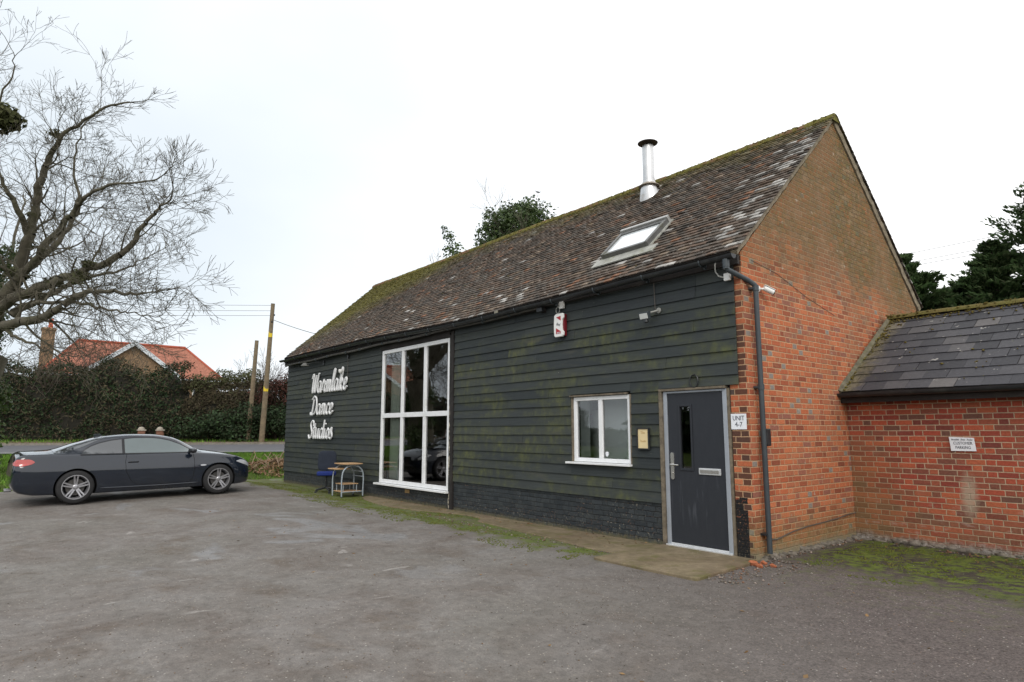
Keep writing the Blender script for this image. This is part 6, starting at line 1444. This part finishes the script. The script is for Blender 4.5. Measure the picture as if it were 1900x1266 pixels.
# ================================================================ POLES, WIRES, GATE PIERS
def pole(x,y,tx,ty,h,r,label,plates):
    z=hz(x,y); p=tag(empty('utility_pole',(x,y,z)),label,'utility pole'); tx-=x; ty-=y
    b=MB(); n=10; b.tube([(tx*i/n,ty*i/n,-.2+(h+.2)*i/n) for i in range(n+1)],[r*(1-.30*i/n) for i in range(n+1)],12); b.build('post',M['polew'],p,smooth=True)
    for zz in plates:
        t=zz/h; d=Vector((CAM.x-x,CAM.y-y)).normalized(); c=Vector((tx*t,ty*t,zz)); b=MB(); rr=r*(1-.3*t)+.008
        a0=atan2(d.y,d.x); V=[]
        for k in range(9):
            a=a0-1.0+2.0*k/8
            for dz_ in (-.17,.17): V.append((c.x+rr*cos(a),c.y+rr*sin(a),zz+dz_))
        b.add(V,[(2*k,2*k+2,2*k+3,2*k+1) for k in range(8)]); b.build('warning_plate',M['yellow'],p)
    return p
p1=pole(-32.8,4.76,-31.9,4.70,7.85,.155,'tall leaning wooden utility pole with two yellow plates at the roadside',[3.05,6.1])
b=MB()
for i,z_ in enumerate((7.6,7.2,6.8)): b.lathe([(.03,-.05),(.055,-.03),(.055,.03),(.03,.05)],(.88,-.06+.1*(i%2),z_),10)
b.build('insulator',M['blackp'],p1)
pole(-34.2,4.45,-33.6,4.45,5.85,.15,'short thick wooden pole without wires, left of the tall pole',[])
def wire(name,a,c,sag,r,label,grp=None):
    a,c=Vector(a),Vector(c); pts=[a+(c-a)*(i/24)-Vector((0,0,sag*4*(i/24)*(1-i/24))) for i in range(25)]
    b=MB(); b.tube(pts,r,5); tag(b.build(name,M['cable'],None,smooth=True),label,'cable',grp)
zt=hz(-32.8,4.76)
wire('overhead_cable',(-31.95,4.7,zt+6.95),(-16.1,5.7,4.6),.35,.016,'dark cable sagging from the tall pole to the far end of the barn')
for k,(dz_,yy) in enumerate(((7.75,0),(7.45,.1),(7.15,-.1))): wire('overhead_cable',(-31.95,4.7+yy,zt+dz_),(-72,-62+k,9.6+dz_-7.4),.8,.010,('highest','middle','lowest')[k]+' of three thin wires running left from the tall pole')
for k,(zl,zr,dd) in enumerate(((12.95,13.1,0),(12.45,12.5,.3),(12.25,12.2,.8),(10.6,10.8,0),(9.9,10.2,.5))):
    wire('overhead_cable',(-26+dd,38,zl),(22+dd,27,zr-2.2),.25,.013,('highest','second highest','middle','second lowest','lowest')[k]+' of five thin wires across the conifers at the right')
gp=None
for i,(s,lb) in enumerate(((3.72,'left one of two small brick gate piers beyond the parked car'),(4.62,'right one of two small brick gate piers beyond the parked car'))):
    x,y=-36.9+.42*(i*.95),-.55+.9075*(i*.95); z=hz(x,y); g_=tag(empty('gate_pier',(x,y,z)),lb,'gate pier','gate piers across the road')
    b=MB(); b.box(-.17,.17,-.17,.17,-.1,.62); b.build('pier',simple('pier_brick',(.24,.12,.08),.9,var=.3,scale=10),g_)
    b=MB(); b.box(-.21,.21,-.21,.21,.62,.69); b.lathe([(.18,.69),(.17,.76),(.09,.83),(.0,.85)],(0,0,0),12); b.build('cap',simple('pier_cap_stone',(.42,.38,.32),.9),g_,bevel=.01)
# bird over the roof
b=MB(); b.tube([(0,0,-.10),(.02,0,0),(0,0,.12)],[.02,.06,.02],6); b.prism([(0,.02),(.28,.10),(.10,-.06)],lambda x,z:(x*.3,x,z),lambda x,z:(x*.3+.01,x,z)); b.prism([(0,.02),(-.25,.12),(-.10,-.06)],lambda x,z:(x*.3,x,z),lambda x,z:(x*.3+.01,x,z))
bd=b.build('bird',M['blackp'],None); bd.scale=(.6,.6,.6); bd.location=tuple(CAM+(F+Rr*((998-950)/1185.36)+U*(-(357-633)/1185.36))*30); tag(bd,'tiny dark bird flying high above the barn ridge','bird')
